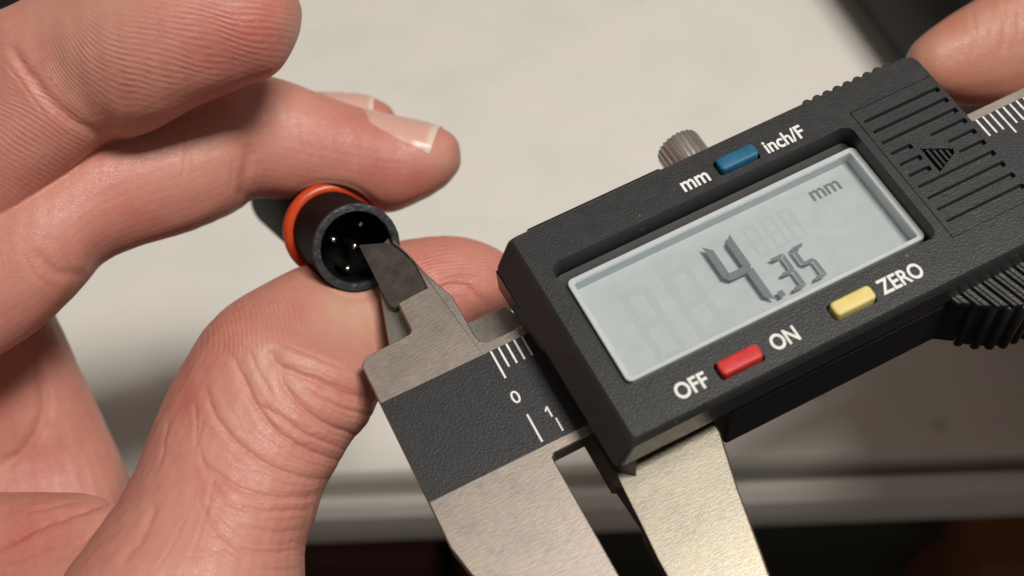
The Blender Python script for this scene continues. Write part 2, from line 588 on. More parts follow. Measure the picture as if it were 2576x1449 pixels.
# black cases lying on the table behind the hands
a = on_plane(2040, -60, 0.0)
b = on_plane(2270, 260, 0.0)
ang = math.atan2(b[1] - a[1], b[0] - a[0])
mid = (a + b) / 2
nrm = np.array([-math.sin(ang), math.cos(ang), 0])
e = empty('black_case', Matrix.Translation(mid + nrm * 4.6) @ Matrix.Rotation(ang, 4, 'Z'),
          label='blurred black padded case lying on the table at the upper right', category='case')
soft_box('case_body', 30, 9, 3.6, 1.2, M_BLACK, e)
soft_box('case_flap', 30.3, 7.4, 0.5, 0.2, plastic('black_flap', (0.012, 0.011, 0.012), 0.5, 0.3, 3.0, 0.25), e, (0, 0.95, 3.58))
c = on_plane(-60, -40, 0.0)
e = empty('black_pouch', Matrix.Translation(c + np.array([-4.9, 2.0, 0])) @ Matrix.Rotation(math.radians(-2), 4, 'Z'),
          label='black blurred pouch on the table at the upper left corner, behind the fingers', category='pouch')
soft_box('pouch_body', 14, 7, 2.0, 0.8, M_BLACK, e)
soft_box('pouch_flap', 14.2, 4, 0.4, 0.15, M_BLACK, e, (0, 1.4, 1.98))

# ------------------------------------------------------------------ the caliper
RC = np.array([[0.8931303596, 0.4432014412, 0.0767505263], [-0.4188570911, 0.7573041230, 0.5010481040], [0.1639417518, -0.4796487755, 0.8620093701]])
OC = np.array([-2.470820665, 7.267556721, 146.801468353])
o_w = cam_pt(OC)
ax = [(v[0] * CX - v[1] * UP + v[2] * FWD) for v in (RC[:, 0], -RC[:, 1], -RC[:, 2])]
mw = Matrix.Identity(4)
for i in range(3):
    for j in range(3):
        mw[j][i] = ax[i][j]
    mw[i][3] = o_w[i]
cal = empty('digital_caliper', mw, label='black digital caliper with steel jaws measuring the plug, its screen reading 4.35 mm', category='caliper')

# --- beam with the fixed jaws
TH = 2.5
bm = bmesh.new()
beam = [(-13.94, -5.6), (-12.95, -6.35), (-9.96, -6.47), (-7.35, -6.6), (-6.95, -7.0), (-6.88, -11.05), (-6.2, -11.1), (-2.95, -11.3), (-2.85, -15.5), (-3.12, -16.8),
        (-4.05, -19.3), (-3.75, -19.5), (-3.05, -16.9), (-2.15, -12.9), (-1.35, -10.4), (-0.80, -8.8), (-0.72, -5.3), (-0.74, -2.9), (-0.45, -1.75), (0.25, -1.25),
        (3.9, -1.25), (92, -1.25), (92, 14.6), (4.4, 14.6), (0.75, 14.62), (0.32, 15.0), (0.26, 15.5), (0.32, 30), (0.3, 44), (-1.4, 48.5), (-3.2, 48.5),
        (-8.5, 33), (-11.8, 25.8), (-13.24, 22.84), (-14.0, 19.0), (-13.95, 13.3)]
prism(bm, beam, -TH, 0, 0.12)
bm2 = from_bm('beam', bm, M_STEEL, cal)
# knife facet of the upper fixed jaw
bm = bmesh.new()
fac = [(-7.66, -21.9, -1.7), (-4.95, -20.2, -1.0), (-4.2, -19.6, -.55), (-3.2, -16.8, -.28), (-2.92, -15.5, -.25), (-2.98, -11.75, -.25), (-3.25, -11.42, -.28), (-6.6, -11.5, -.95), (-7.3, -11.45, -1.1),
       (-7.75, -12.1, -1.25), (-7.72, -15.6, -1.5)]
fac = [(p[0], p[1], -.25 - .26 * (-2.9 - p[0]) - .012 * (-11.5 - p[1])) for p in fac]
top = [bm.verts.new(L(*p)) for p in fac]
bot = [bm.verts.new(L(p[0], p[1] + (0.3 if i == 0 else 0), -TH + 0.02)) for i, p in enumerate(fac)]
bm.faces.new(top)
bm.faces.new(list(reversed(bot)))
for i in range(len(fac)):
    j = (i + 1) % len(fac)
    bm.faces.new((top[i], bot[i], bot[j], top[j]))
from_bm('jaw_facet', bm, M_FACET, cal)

# --- black scale inlay with its printed scale
bm = bmesh.new()
prism(bm, [(-13.88, 0.0), (91.5, 0.0), (91.5, 13.4), (-13.88, 13.4)], 0.01, 0.07, 0.03)
inlay = from_bm('scale_inlay', bm, M_INLAY, cal)


def bar(bm, x0, y0, x1, y1, w, h0, h1, wob=0.0):
    d = np.array([x1 - x0, y1 - y0]); ln = np.linalg.norm(d); d = d / ln
    n = np.array([-d[1], d[0]])
    k = 1 if not wob else 6
    ls, rs = [], []
    for i in range(k + 1):
        p = np.array([x0, y0]) + d * ln * i / k
        ww = w / 2 * (1 + rng.uniform(-wob, wob))
        ls.append(tuple(p + n * ww)); rs.append(tuple(p - n * ww))
    poly = ls + rs[::-1]
    loft(bm, [[L(x, y, h0) for x, y in poly], [L(x, y, h1) for x, y in poly]])


def tick(x, y0, y1, w):
    bm = bmesh.new()
    bar(bm, x, y0, x, y1, w, 0.06, 0.085, 0.12)
    return from_bm('tick_mark', bm, M_PRINT, inlay)


for i in list(range(0, 6)) + list(range(61, 80)):
    ln = 3.95 if i % 10 == 0 else (3.4 if i % 5 == 0 else 2.85)
    tick(i + 0.0, 0.05, ln, 0.24)
tick(0.12, 9.15, 12.9, 0.24)
tick(2.75, 11.05, 12.8, 0.22)


def text_mesh(name, s, x, y, size, h, mat, parent, bold=0.0, sx=1.0, shear=0.0, thick=0.02, align='LEFT', rot=0.0):
    cu = bpy.data.curves.new('text', 'FONT')
    cu.body = s
    cu.size = 1.0
    cu.extrude = 0.01
    cu.offset = bold
    cu.shear = shear
    cu.align_x = align
    to = bpy.data.objects.new('text', cu)
    COL.objects.link(to)
    dg = bpy.context.evaluated_depsgraph_get()
    dg.update()
    me = bpy.data.meshes.new_from_object(to.evaluated_get(dg))
    bpy.data.objects.remove(to)
    me.name = name
    k = size / 10.0
    me.transform(Matrix.Translation(L(x, y, h)) @ Matrix.Rotation(rot, 4, 'Z') @ Matrix.Diagonal((k * sx, k, thick / 10 / 0.02, 1)))
    me.materials.clear()
    return link_mesh(name, me, mat, parent)


# text size: capital height is about 0.69 of the size
text_mesh('printed_digit', '0', -0.62, 7.38, 2.25, 0.075, M_PRINT, inlay, 0.006, 0.98, thick=0.02)
bm = bmesh.new()
prism(bm, [(2.02, 9.72), (2.36, 9.32), (2.58, 9.32), (2.58, 10.72), (2.36, 10.72), (2.36, 9.66), (2.10, 9.93)], 0.06, 0.088)
from_bm('printed_digit', bm, M_PRINT, inlay)

# --- sliding lower jaw: front outline and a longer back outline make the dark bevelled side
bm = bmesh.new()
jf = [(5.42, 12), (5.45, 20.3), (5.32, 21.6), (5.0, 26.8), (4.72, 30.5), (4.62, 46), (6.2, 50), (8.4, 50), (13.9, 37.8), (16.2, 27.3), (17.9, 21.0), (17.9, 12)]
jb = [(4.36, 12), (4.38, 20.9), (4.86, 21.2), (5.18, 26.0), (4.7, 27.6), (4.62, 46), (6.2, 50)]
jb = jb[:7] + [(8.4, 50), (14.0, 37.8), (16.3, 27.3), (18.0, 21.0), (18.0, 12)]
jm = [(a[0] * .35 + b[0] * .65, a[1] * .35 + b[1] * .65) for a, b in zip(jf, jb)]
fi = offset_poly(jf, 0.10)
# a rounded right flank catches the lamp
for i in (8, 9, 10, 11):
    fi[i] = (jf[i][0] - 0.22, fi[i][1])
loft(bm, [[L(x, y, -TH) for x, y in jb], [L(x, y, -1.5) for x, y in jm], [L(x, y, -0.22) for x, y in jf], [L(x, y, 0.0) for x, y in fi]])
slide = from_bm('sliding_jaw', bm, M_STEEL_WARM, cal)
slide.data.materials.append(M_FACET)          # same steel; the dark it reflects is put into the measuring side's colour
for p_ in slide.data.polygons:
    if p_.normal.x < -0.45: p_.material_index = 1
# --- sliding upper jaw behind the beam
bm = bmesh.new()
uj = [(-10.3, -2), (-9.85, -8.0), (-7.75, -15.9), (-6.2, -20.0), (-4.9, -21.35), (-3.8, -21.95), (-3.35, -21.2), (-2.9, -18.5), (-2.1, -14.6), (-0.9, -10.0), (-0.5, -6.2), (0.6, -6.08), (2.0, -6.14), (3.1, -6.03), (4.6, -6.1), (4.72, -5.6),
      (5.6, -3.4), (6.5, -2)]
prism(bm, uj, -4.2, -2.62, 0.15)
from_bm('sliding_upper_jaw', bm, M_STEEL_SIDE, cal)

# --- housing
FACE = 8.5
ou = round_poly([(4.55, -7.6), (61.3, -7.9), (61.3, 21.0), (4.9, 21.2)], [1.5, 2.2, 1.2, 0.9], 4)
to = round_poly([(7.1, -7.35), (60.9, -7.35), (60.9, 20.45), (7.4, 20.45)], [0.9, 1.6, 0.8, 0.45], 4)
tb = round_poly([(6.35, -7.95), (61.35, -7.95), (61.35, 20.95), (6.6, 21.0)], [1.2, 2.0, 1.0, 0.6], 4)
under = round_poly([(4.8, -7.4), (61.0, -7.4), (61.0, 20.6), (5.4, 20.6)], [1.2, 1.8, 1.0, 0.6], 4)
bm = bmesh.new()
loft(bm, [[L(x, y, 3.0) for x, y in under], [L(x, y, 4.6) for x, y in ou], [L(x, y, 7.55) for x, y in tb], [L(x, y, 8.2) for x, y in [((a[0] * .45 + b[0] * .55), (a[1] * .45 + b[1] * .55)) for a, b in zip(tb, to)]],
          [L(x, y, FACE) for x, y in to]])
house = from_bm('housing', bm, M_CASE, cal)
REC = (9.25, -2.25, 48.55, 15.15)
cut = bmesh.new()
rp = rounded_rect(*REC, 1.15)
rin = offset_poly(rp, 0.35)
loft(cut, [[L(x, y, 3.9) for x, y in rin], [L(x, y, FACE) for x, y in rp], [L(x, y, FACE + 1) for x, y in rp]])
BUT = {'blue': (34.65, -4.25), 'red': (21.3, 18.15), 'yellow': (35.45, 17.85)}
for bx, by in BUT.values():
    pr = rounded_rect(bx - 2.72, by - 1.08, bx + 2.72, by + 1.08, 0.45, 3)
    loft(cut, [[L(x, y, 6.4) for x, y in pr], [L(x, y, FACE + 1) for x, y in pr]])
# bay of the battery cover
bay = round_poly([(49.55, -3.6), (62.5, -3.6), (62.5, 16.2), (49.55, 16.2)], 0.0)
loft(cut, [[L(x, y, 7.3) for x, y in bay], [L(x, y, FACE + 1) for x, y in bay]])
boolean_cut(house, cut)
# nose that reaches down to the jaw, and the slider body behind
bm = bmesh.new()
prism(bm, [(4.45, -6.9), (6.4, -7.2), (7.25, 21.25), (5.35, 19.6)], 0.12, 4.2)
from_bm('housing_nose', bm, M_CASE_SMOOTH, cal)
bm = bmesh.new()
prism(bm, round_poly([(18.35, -6.5), (60.8, -6.5), (60.8, 20.9), (18.9, 20.9)], [0, 1, 0.8, 0.5], 3), -5.2, 3.1, 0.0, 1, 0.3)
from_bm('slider_body', bm, M_CASE_SMOOTH, cal)
bm = bmesh.new()
prism(bm, round_poly([(9.3, -8.15), (26.5, -8.15), (26.9, -7.7), (26.9, -6), (9.0, -6)], [.2, .2, .2, 0, 0], 3), 5.2, 7.9, 0.25, 2)
from_bm('back_cover_lip', bm, M_CASE_SMOOTH, cal)

# battery cover with grooves and an engraved arrow
bm = bmesh.new()
prism(bm, round_poly([(49.62, -3.55), (60.95, -3.55), (60.95, 16.15), (49.62, 16.15)], [.2, .2, .2, .2], 2), 7.35, FACE + 0.012, 0.05)
cover = from_bm('battery_cover', bm, M_CASE, cal)
cut = bmesh.new()


def groove(x0, x1, y, w=0.64, d=0.6):
    pr = round_poly([(x0, y - w / 2), (x1, y - w / 2), (x1, y + w / 2), (x0, y + w / 2)], 0.12, 2)
    loft(cut, [[L(x, yy, FACE - d) for x, yy in offset_poly(pr, 0.06)], [L(x, yy, FACE + 0.6) for x, yy in offset_poly(pr, -0.16)]])


for i in range(10):
    y = -1.5 + 1.757 * i
    if i in (3, 4, 5):
        x_cut = {3: 55.4, 4: 52.9, 5: 52.7}[i]
        if i == 3:
            groove(50.3, 53.0, y); groove(55.7, 60.45, y)
        elif i == 4:
            groove(50.3, 53.0, y); groove(56.9, 60.45, y)
        else:
            groove(50.3, 53.0, y); groove(57.1, 60.45, y)
    else:
        groove(50.3, 60.45, y)
tri = [(53.55, 4.55), (56.75, 6.35), (56.55, 6.95), (53.55, 8.35)]
loft(cut, [[L(x, y, FACE - 0.75) for x, y in tri], [L(x, y, FACE + 0.5) for x, y in tri]])
boolean_cut(cover, cut)
for k in range(4):
    x = 54.2 + 0.62 * k
    y0 = 4.55 + (x - 53.55) * (1.8 / 3.2) + .12
    y1 = 8.35 - (x - 53.55) * (1.4 / 3.0) - .12
    bm = bmesh.new()
    bar(bm, x, y0, x, y1, 0.26, FACE - 0.74, FACE - 0.1)
    from_bm('arrow_rib', bm, M_CASE, cover)

# grip bumps along the upper edge
for i in range(9):
    bm = bmesh.new()
    cx, cy = 47.2 + 1.42 * i, -8.45
    ring = [(cx + .62 * math.cos(t), cy + .62 * math.sin(t)) for t in np.linspace(0, 2 * math.pi, 14, endpoint=False)]
    prism(bm, ring, -3.0, 6.6, 0.2, 2)
    from_bm('grip_bump', bm, M_GRIP, cal, angle=50)
bm = bmesh.new()
prism(bm, round_poly([(45.3, -7.8), (46.4, -8.5), (59.6, -8.5), (60.8, -7.6), (60.8, -6.5), (45.3, -6.5)], .3, 2), -3.0, 6.3, 0.3, 2)
from_bm('upper_grip', bm, M_GRIP, cal)

# thumb rest at the lower edge: a wedge with ribs
outl = [(44.3, 20.3), (46.6, 20.5), (48.9, 22.2), (50.2, 23.5), (51.8, 24.5), (53.4, 25.3), (58, 25.6), (66, 25.4), (67, 20.3)]
bm = bmesh.new()
prism(bm, round_poly(outl, .3, 2), -5.5, 4.2, 0.0, 1, 0.3)
rest = from_bm('thumb_rest', bm, M_CASE_SMOOTH, cal)


def wedge_y(x):
    for (xa, ya), (xb, yb) in zip(outl[:-1], outl[1:]):
        if xa <= x <= xb:
            return ya + (yb - ya) * (x - xa) / (xb - xa)
    return 20.5


bm = bmesh.new()
prism(bm, [(44.9, 20.2), (46.75, 20.2), (46.75, 20.6), (48.45, 21.9), (46.7, 20.8)][:2] + [(47.9, 21.65), (46.3, 20.62)], 4.19, 4.75, 0.08)
from_bm('thumb_rib', bm, M_GRIP, rest)
for i in range(13):
    x0 = 47.15 + 1.42 * i
    skew = 0.62
    for (a, w) in ((0.0, 0.38), (0.42, 0.56)):
        xa, xb = x0 + a, x0 + a + w
        sl = 0.26
        yb1 = wedge_y(xa + 1.0) + 0.15
        yb2 = wedge_y(xb + 1.0) + 0.15
        bm = bmesh.new()
        prism(bm, [(xa - .5, 20.2), (xb - .5, 20.2), (xb - .5 + sl * (yb2 - 20.2), yb2), (xa - .5 + sl * (yb1 - 20.2), yb1)], 4.15, 4.95 - 0.1 * (a == 0), 0.07)
        from_bm('thumb_rib', bm, M_GRIP, rest)
    # each rib runs down the flank as a rounded bead
    bm = bmesh.new()
    cx = x0 + 0.75
    cy = wedge_y(cx) - 0.15
    ring = [(cx + .62 * math.cos(t), cy + .62 * math.sin(t)) for t in np.linspace(0, 2 * math.pi, 12, endpoint=False)]
    if cx > 49.0:
        prism(bm, ring, -5.3, 4.1, 0.2, 1)
        from_bm('flank_bead', bm, M_CASE_SMOOTH, rest, angle=50)
    else:
        bm.free()

# lock screw with a knurled head
sc_ = empty('lock_screw')
sc_.parent = cal
bm = bmesh.new()
KR, KX, KH = 2.95, 33.4, -0.6
nt_ = 24
prof = [(-8.0, 1.0), (-9.4, 1.0), (-9.5, 0.94), (-9.9, 1.0), (-14.6, 1.0), (-15.1, 0.95), (-15.35, 0.86)]
rings = []
for y, k in prof:
    rg = []
    for i in range(nt_ * 4):
        t = 2 * math.pi * i / (nt_ * 4)
        tooth = (1.0 if i % 4 in (0, 1) else 0.87) if -15.2 < y < -9.6 else 0.87
        rg.append(L(KX + KR * k * tooth * math.cos(t), y, KH + KR * k * tooth * math.sin(t)))
    rings.append(rg)
loft(bm, rings)
from_bm('knurled_head', bm, M_KNURL, sc_, angle=30)
bm = bmesh.new()
loft(bm, [[L(KX + 1.2 * math.cos(t), y, KH + 1.2 * math.sin(t)) for t in np.linspace(0, 2 * math.pi, 16, endpoint=False)] for y in (-5, -9)])
from_bm('screw_shank', bm, M_KNURL, sc_, angle=40)

# --- display
bm = bmesh.new()
fo = rounded_rect(10.35, -0.6, 48.4, 13.85, 0.75)
fi = rounded_rect(11.02, 0.05, 47.5, 13.3, 0.25)
fo2, fi2 = offset_poly(fo, 0.1), offset_poly(fi, -0.08)
loft(bm, [[L(x, y, 4.2) for x, y in fo], [L(x, y, 6.4) for x, y in fo], [L(x, y, 6.5) for x, y in fo2], [L(x, y, 6.5) for x, y in fi2], [L(x, y, 6.4) for x, y in fi], [L(x, y, 4.2) for x, y in fi]], False, False)
disp = from_bm('display_frame', bm, M_BEZEL, cal)
bm = bmesh.new()
prism(bm, rounded_rect(10.8, -0.2, 47.8, 13.6, 0.3), 4.0, 4.55)
from_bm('lcd_panel', bm, M_LCD, cal)
bm = bmesh.new()
prism(bm, rounded_rect(9.62, -1.9, 48.2, 14.8, 0.9), 3.95, 5.9)
mask = from_bm('display_mask', bm, plastic('mask_gloss', (0.040, 0.041, 0.043), 0.3), cal)
cut = bmesh.new()
pr = rounded_rect(10.5, -0.45, 48.25, 13.7, 0.7)
loft(cut, [[L(x, y, 3.5) for x, y in pr], [L(x, y, 7) for x, y in pr]])
boolean_cut(mask, cut)
bm = bmesh.new()
prism(bm, rounded_rect(11.05, 0.08, 47.47, 13.27, 0.24), 6.22, 6.36)
from_bm('display_window', bm, M_GLASS, cal)

SEGH = 5.35      # the segments sit below the window: their shade falls on the panel


def seg_poly(seg, x, y, w, hgt, t, g=0.07):
    """seven-segment shapes in a box with its top left at x, y"""
    yc = y + hgt / 2
    if seg in 'agd':
        yy = {'a': y + t / 2, 'g': yc, 'd': y + hgt - t / 2}[seg]
        if seg == 'g':
            return [(x + g + t * .1, yy), (x + t * .62 + g, yy - t / 2), (x + w - t * .62 - g, yy - t / 2), (x + w - g - t * .1, yy), (x + w - t * .62 - g, yy + t / 2), (x + t * .62 + g, yy + t / 2)]
        s = 1 if seg == 'a' else -1
        o = yy - s * t / 2
        return [(x + g, o), (x + w - g, o), (x + w - t - g, o + s * t), (x + t + g, o + s * t)]
    xx = x if seg in 'fe' else x + w
    s = 1 if seg in 'fe' else -1
    if seg in 'fb':
        y0, y1 = y + g, yc - g
        return [(xx, y0), (xx + s * t, y0 + t), (xx + s * t, y1 - t * .45), (xx + s * t * .3, y1), (xx, y1 - .1)]
    y0, y1 = yc + g, y + hgt - g
    return [(xx, y0 + .1), (xx + s * t * .3, y0), (xx + s * t, y0 + t * .45), (xx + s * t, y1 - t), (xx, y1)]


def digit(segs, x, y, w, hgt, t, mat, name='lcd_segment', h=SEGH):
    for s in segs:
        bm = bmesh.new()
        prism(bm, seg_poly(s, x + .28, y - .62, w, hgt, t), h, h + 0.03)
        from_bm(name, bm, mat, cal)


digit('fgbc', 26.0, 2.95, 3.6, 9.9, 0.92, M_SEG)
digit('abgcd', 31.72, 8.05, 1.85, 4.85, 0.46, M_SEG)
digit('afgcd', 34.55, 7.95, 1.75, 4.9, 0.46, M_SEG)
bm = bmesh.new()
prism(bm, [(30.48, 11.43), (31.18, 11.43), (31.18, 12.23), (30.48, 12.23)], SEGH, SEGH + .03)
from_bm('lcd_segment', bm, M_SEG, cal)
text_mesh('lcd_unit', 'mm', 41.0, 2.85, 2.85, 4.60, M_SEG, cal, 0.016, 0.92, 0.0, 0.02)
gb = bmesh.new()
for gx in (15.0, 20.4):
    for k_, s in enumerate('abcdefg'):
        prism(gb, seg_poly(s, gx, 2.95, 3.6, 9.9, 0.92), 4.545, 4.556 + .002 * k_)
for gx in (31.6, 34.0, 36.4):
    for k_, s in enumerate('abcdefg'):
        prism(gb, seg_poly(s, gx, 2.0, 1.7, 4.4, 0.42), 4.545, 4.556 + .002 * k_)
g = from_bm('unlit_segments', gb, M_GHOST, cal)
g['kind'] = 'stuff'

# --- buttons and lettering
for (c, m) in (('blue', M_BLUE), ('red', M_RED), ('yellow', M_YELLOW)):
    bx, by = BUT[c]
    bm = bmesh.new()
    prism(bm, rounded_rect(bx - 2.5, by - 0.9, bx + 2.5, by + 0.9, 0.5, 4), 6.42, 9.35, 0.3, 3)
    bo = from_bm('button', bm, m, cal, angle=60)
    bo['label'] = c + ' rubber button'
TS = 0.012
text_mesh('printed_word', 'mm', 27.2, -3.35, 2.75, FACE + .02, M_PRINT, cal, 0.022, 0.86, thick=.03)
text_mesh('printed_word', 'inch/F', 38.25, -3.3, 2.6, FACE + .02, M_PRINT, cal, 0.022, 0.84, thick=.03)
text_mesh('printed_word', 'ON', 25.25, 18.85, 2.6, FACE + .02, M_PRINT, cal, 0.022, 0.80, thick=.03)
text_mesh('printed_word', 'OFF', 13.55, 19.0, 2.6, FACE + .02, M_PRINT, cal, 0.022, 0.84, thick=.03)
text_mesh('printed_word', 'ZERO', 39.05, 18.6, 2.6, FACE + .02, M_PRINT, cal, 0.022, 0.80, thick=.03)

# ------------------------------------------------------------------ the plug
m0 = np.array([-18.65, -4.83, 153.5]) * 1.018
m1 = np.array([-23.6, -7.6, 166.0]) * 1.018
axc = (m1 - m0) / np.linalg.norm(m1 - m0)


def dirw(v):
    return v[0] * CX - v[1] * UP + v[2] * FWD


az = -dirw(axc)                       # local +Z points out of the mouth
axx = np.cross(UP, az); axx /= np.linalg.norm(axx)
ayy = np.cross(az, axx)
pm = Matrix.Identity(4)
pw = cam_pt(m0)
for i, v in enumerate((axx, ayy, az)):
    for j in range(3):
        pm[j][i] = v[j]
for j in range(3):
    pm[j][3] = pw[j]
plug = empty('cable_plug', pm, label='round black plug with an orange sealing ring and bright pins, pinched between the fingers', category='plug')


def lathe(name, prof, mat, parent, n=72, closed=False, noise=0.0):
    """prof: (radius, z) in millimetres"""
    bm = bmesh.new()
    rings = []
    for r, z in prof:
        rings.append([((r + noise * rng.uniform(-1, 1)) / 10 * math.cos(2 * math.pi * i / n), (r) / 10 * math.sin(2 * math.pi * i / n), (z + noise * rng.uniform(-1, 1)) / 10) for i in range(n)])
    if closed: rings.append(rings[0])
    if closed:
        vs = [[bm.verts.new(p) for p in r] for r in rings[:-1]]
        vs.append(vs[0])
        for a_, b_ in zip(vs[:-1], vs[1:]):
            for i in range(n):
                bm.faces.new((a_[i], a_[(i + 1) % n], b_[(i + 1) % n], b_[i]))
    else:
        loft(bm, rings)
    return from_bm(name, bm, mat, parent, angle=38)


# sleeve: outer wall, worn rim, bore
lathe('sleeve', [(4.9, -13.2), (5.25, -13.0), (5.4, -1.0), (5.45, -0.35), (5.2, -0.36), (4.7, -12.0)], M_PLUG, plug, 72, True)
lathe('sleeve_rim', [(5.46, -0.5), (5.5, -0.2), (5.42, 0.0), (5.2, 0.06), (4.6, 0.04), (4.48, -0.1), (4.45, -0.5), (4.4, -0.9)], M_RIM, plug, 96, True, 0.035)
lathe('bore', [(4.42, -0.4), (4.35, -8.2), (0.02, -8.2), (0.02, -9.0), (4.7, -9.0), (4.7, -0.42)], M_INSERT, plug, 64, True)
pr = [(6.42 - .92 + .92 * math.cos(t), -13.7 + .95 * math.sin(t)) for t in np.linspace(0, 2 * math.pi, 20, endpoint=False)]
lathe('sealing_ring', pr, M_ORING, plug, 96, True)
lathe('plug_body', [(4.7, -13.0), (5.3, -14.6), (5.45, -15.6), (5.35, -22), (5.2, -45), (4.8, -46.5), (2.6, -47.2), (2.4, -60), (0.01, -60.2)], M_PLUG, plug)
pin0 = m0 + axc * 3.2
for (cx, cy) in ((935, 450), (720, 578), (885, 627), (830, 802), (1090, 690)):
    fx, fy = 640 + cx / 2.898, 440 + cy / 2.898
    d = np.array([(fx - 1365) / FPX, (fy - 768) / FPX, 1.0])
    P = d * ((pin0 @ axc) / (d @ axc))
    w = cam_pt(P) - pw
    lx, ly = float(w @ axx), float(w @ ayy)
    bm = bmesh.new()
    rings = []
    for r, z in ((.5, -8.25), (.5, -3.6), (.48, -3.35), (.40, -3.1), (.24, -2.92), (.06, -2.86)):
        rings.append([(lx + r / 10 * math.cos(t), ly + r / 10 * math.sin(t), z / 10) for t in np.linspace(0, 2 * math.pi, 16, endpoint=False)])
    loft(bm, rings)
    pmat = bpy.data.materials.get('pin_metal') or brushed('pin_metal', (0.95, 0.92, 0.82), 0.22, (3, 3, 3), 0.05)
    from_bm('contact_pin', bm, pmat, plug, angle=50)


# ------------------------------------------------------------------ hands
class Chain:
    """a finger: a row of cross-sections given by two outline points on the view, a depth (mm) and a half-thickness (mm)"""

    def __init__(self, name, st, sub=7, n=44, expo=2.15):
        self.name = name
        st = np.array(st, float)
        k = len(st)
        pts = []
        for i in range(k - 1):
            p0, p1, p2, p3 = st[max(i - 1, 0)], st[i], st[i + 1], st[min(i + 2, k - 1)]
            for s in range(sub):
                t = s / sub
                pts.append(0.5 * ((2 * p1) + (-p0 + p2) * t + (2 * p0 - 5 * p1 + 4 * p2 - p3) * t * t + (-p0 + 3 * p1 - 3 * p2 + p3) * t ** 3))
        pts.append(st[-1])
        pts = np.array(pts)
        self.A = np.array([at(p[0], p[1], p[4]) for p in pts])
        self.B = np.array([at(p[2], p[3], p[4]) for p in pts])
        self.C = (self.A + self.B) / 2
        self.U = self.A - self.C
        self.ru = np.linalg.norm(self.U, axis=1) + 1e-6
        self.rw = np.maximum(pts[:, 5], 0.02) / 10
        T = np.gradient(self.C, axis=0)
        view = self.C - CAM
        view /= np.linalg.norm(view, axis=1)[:, None]
        self.Un = self.U / self.ru[:, None]
        W = -view - ((-view) * self.Un).sum(1)[:, None] * self.Un
        self.W = W / np.linalg.norm(W, axis=1)[:, None]
        self.n = n
        self.expo = expo

    def point(self, i, th, k=1.0):
        c, s = math.cos(th), math.sin(th)
        e = 2.0 / self.expo
        return self.C[i] + k * (self.U[i] * math.copysign(abs(c) ** e, c) + self.W[i] * self.rw[i] * math.copysign(abs(s) ** e, s))

    def add(self, bm):
        rings = [[self.point(i, 2 * math.pi * j / self.n) for j in range(self.n)] for i in range(len(self.C))]
        loft(bm, rings)


# forefinger in front, its pad towards the viewer
NEAR = Chain('near', [
    (-440, 440, -170, 760, 160, 8.5), (-270, 270, -70, 660, 157, 8.8), (-160, 150, 0, 595, 155, 8.8), (-75, 76, 85, 510, 153.8, 8.7), (-25, 48, 170, 432, 153, 8.4),
    (40, 22, 262, 354, 152.5, 8.2), (125, -22, 335, 340, 151.5, 8.6), (230, -95, 402, 313, 150.5, 8.8), (360, -155, 500, 262, 150, 8.8), (480, -185, 610, 215, 150, 8.4),
    (575, -190, 685, 186, 150.5, 7.6), (650, -150, 727, 138, 151, 6.4), (700, -95, 751, 82, 151.4, 4.8), (735, -35, 757, 30, 151.6, 2.6), (748, -8, 753, 8, 151.8, 0.8)], expo=2.2)
# middle finger pressing the plug from above, nail on its upper side
MID = Chain('mid', [
    (-420, 520, -330, 1010, 158, 8.2), (-200, 480, -160, 985, 157, 8.2), (-60, 470, 0, 893, 157, 8.2), (40, 440, 110, 820, 157.5, 8.0), (130, 400, 205, 725, 159, 8.0),
    (230, 335, 260, 662, 160.5, 7.8), (330, 290, 350, 620, 162, 7.6), (450, 245, 480, 582, 164, 7.4), (560, 205, 585, 535, 166, 7.2), (640, 190, 640, 500, 168.5, 7.0), (720, 206, 700, 500, 170.5, 7.0),
    (800, 236, 790, 515, 171.5, 7.0), (890, 268, 890, 528, 172, 7.0), (980, 292, 985, 534, 172, 6.9), (1060, 310, 1060, 505, 172, 6.2), (1118, 328, 1112, 474, 172.2, 5.0), (1147, 350, 1140, 448, 172.4, 3.6), (1158, 385, 1156, 425, 172.6, 1.6), (1159.5, 400, 1159, 410, 172.7, .5)])
# ring finger just behind it
RING = Chain('ring', [
    (-420, 600, -350, 980, 176, 7.5), (-100, 480, -60, 830, 178, 7.5), (250, 320, 290, 600, 181, 7.0), (500, 250, 520, 500, 183, 6.8), (700, 228, 700, 440, 184, 6.6), (800, 233, 800, 430, 184.5, 6.3), (880, 238, 880, 415, 185, 5.8), (940, 247, 935, 390, 185.3, 4.8),
    (978, 266, 965, 360, 185.5, 3.4), (995, 292, 988, 335, 185.7, 1.6), (998, 308, 996, 318, 185.8, .5)])
# thumb from below, bent back, its pad carrying the plug
THUMB = Chain('thumb', [
    (40, 1760, 770, 1760, 146, 15), (110, 1600, 770, 1600, 147, 14.5), (175, 1455, 763, 1450, 148, 13.5), (232, 1375, 765, 1372, 149, 12.5), (275, 1312, 790, 1300, 150, 11.5), (318, 1245, 812, 1235, 151, 10.8), (353, 1172, 842, 1178, 152, 10.2),
    (390, 1078, 880, 1112, 153, 9.8), (437, 966, 925, 1060, 154, 9.6), (485, 880, 950, 1010, 155, 9.5), (540, 806, 968, 965, 156, 9.2), (620, 742, 995, 925, 160, 8.8), (735, 680, 1035, 900, 163.5, 8.3), (860, 636, 1085, 882, 166, 7.8),
    (985, 609, 1140, 868, 167.5, 7.4), (1090, 595, 1192, 850, 168.5, 7.0), (1180, 600, 1240, 828, 169, 6.2), (1250, 626, 1278, 795, 169.5, 5.0), (1295, 665, 1302, 755, 169.8, 3.2), (1314, 700, 1315, 722, 170, 1.0)], sub=6)
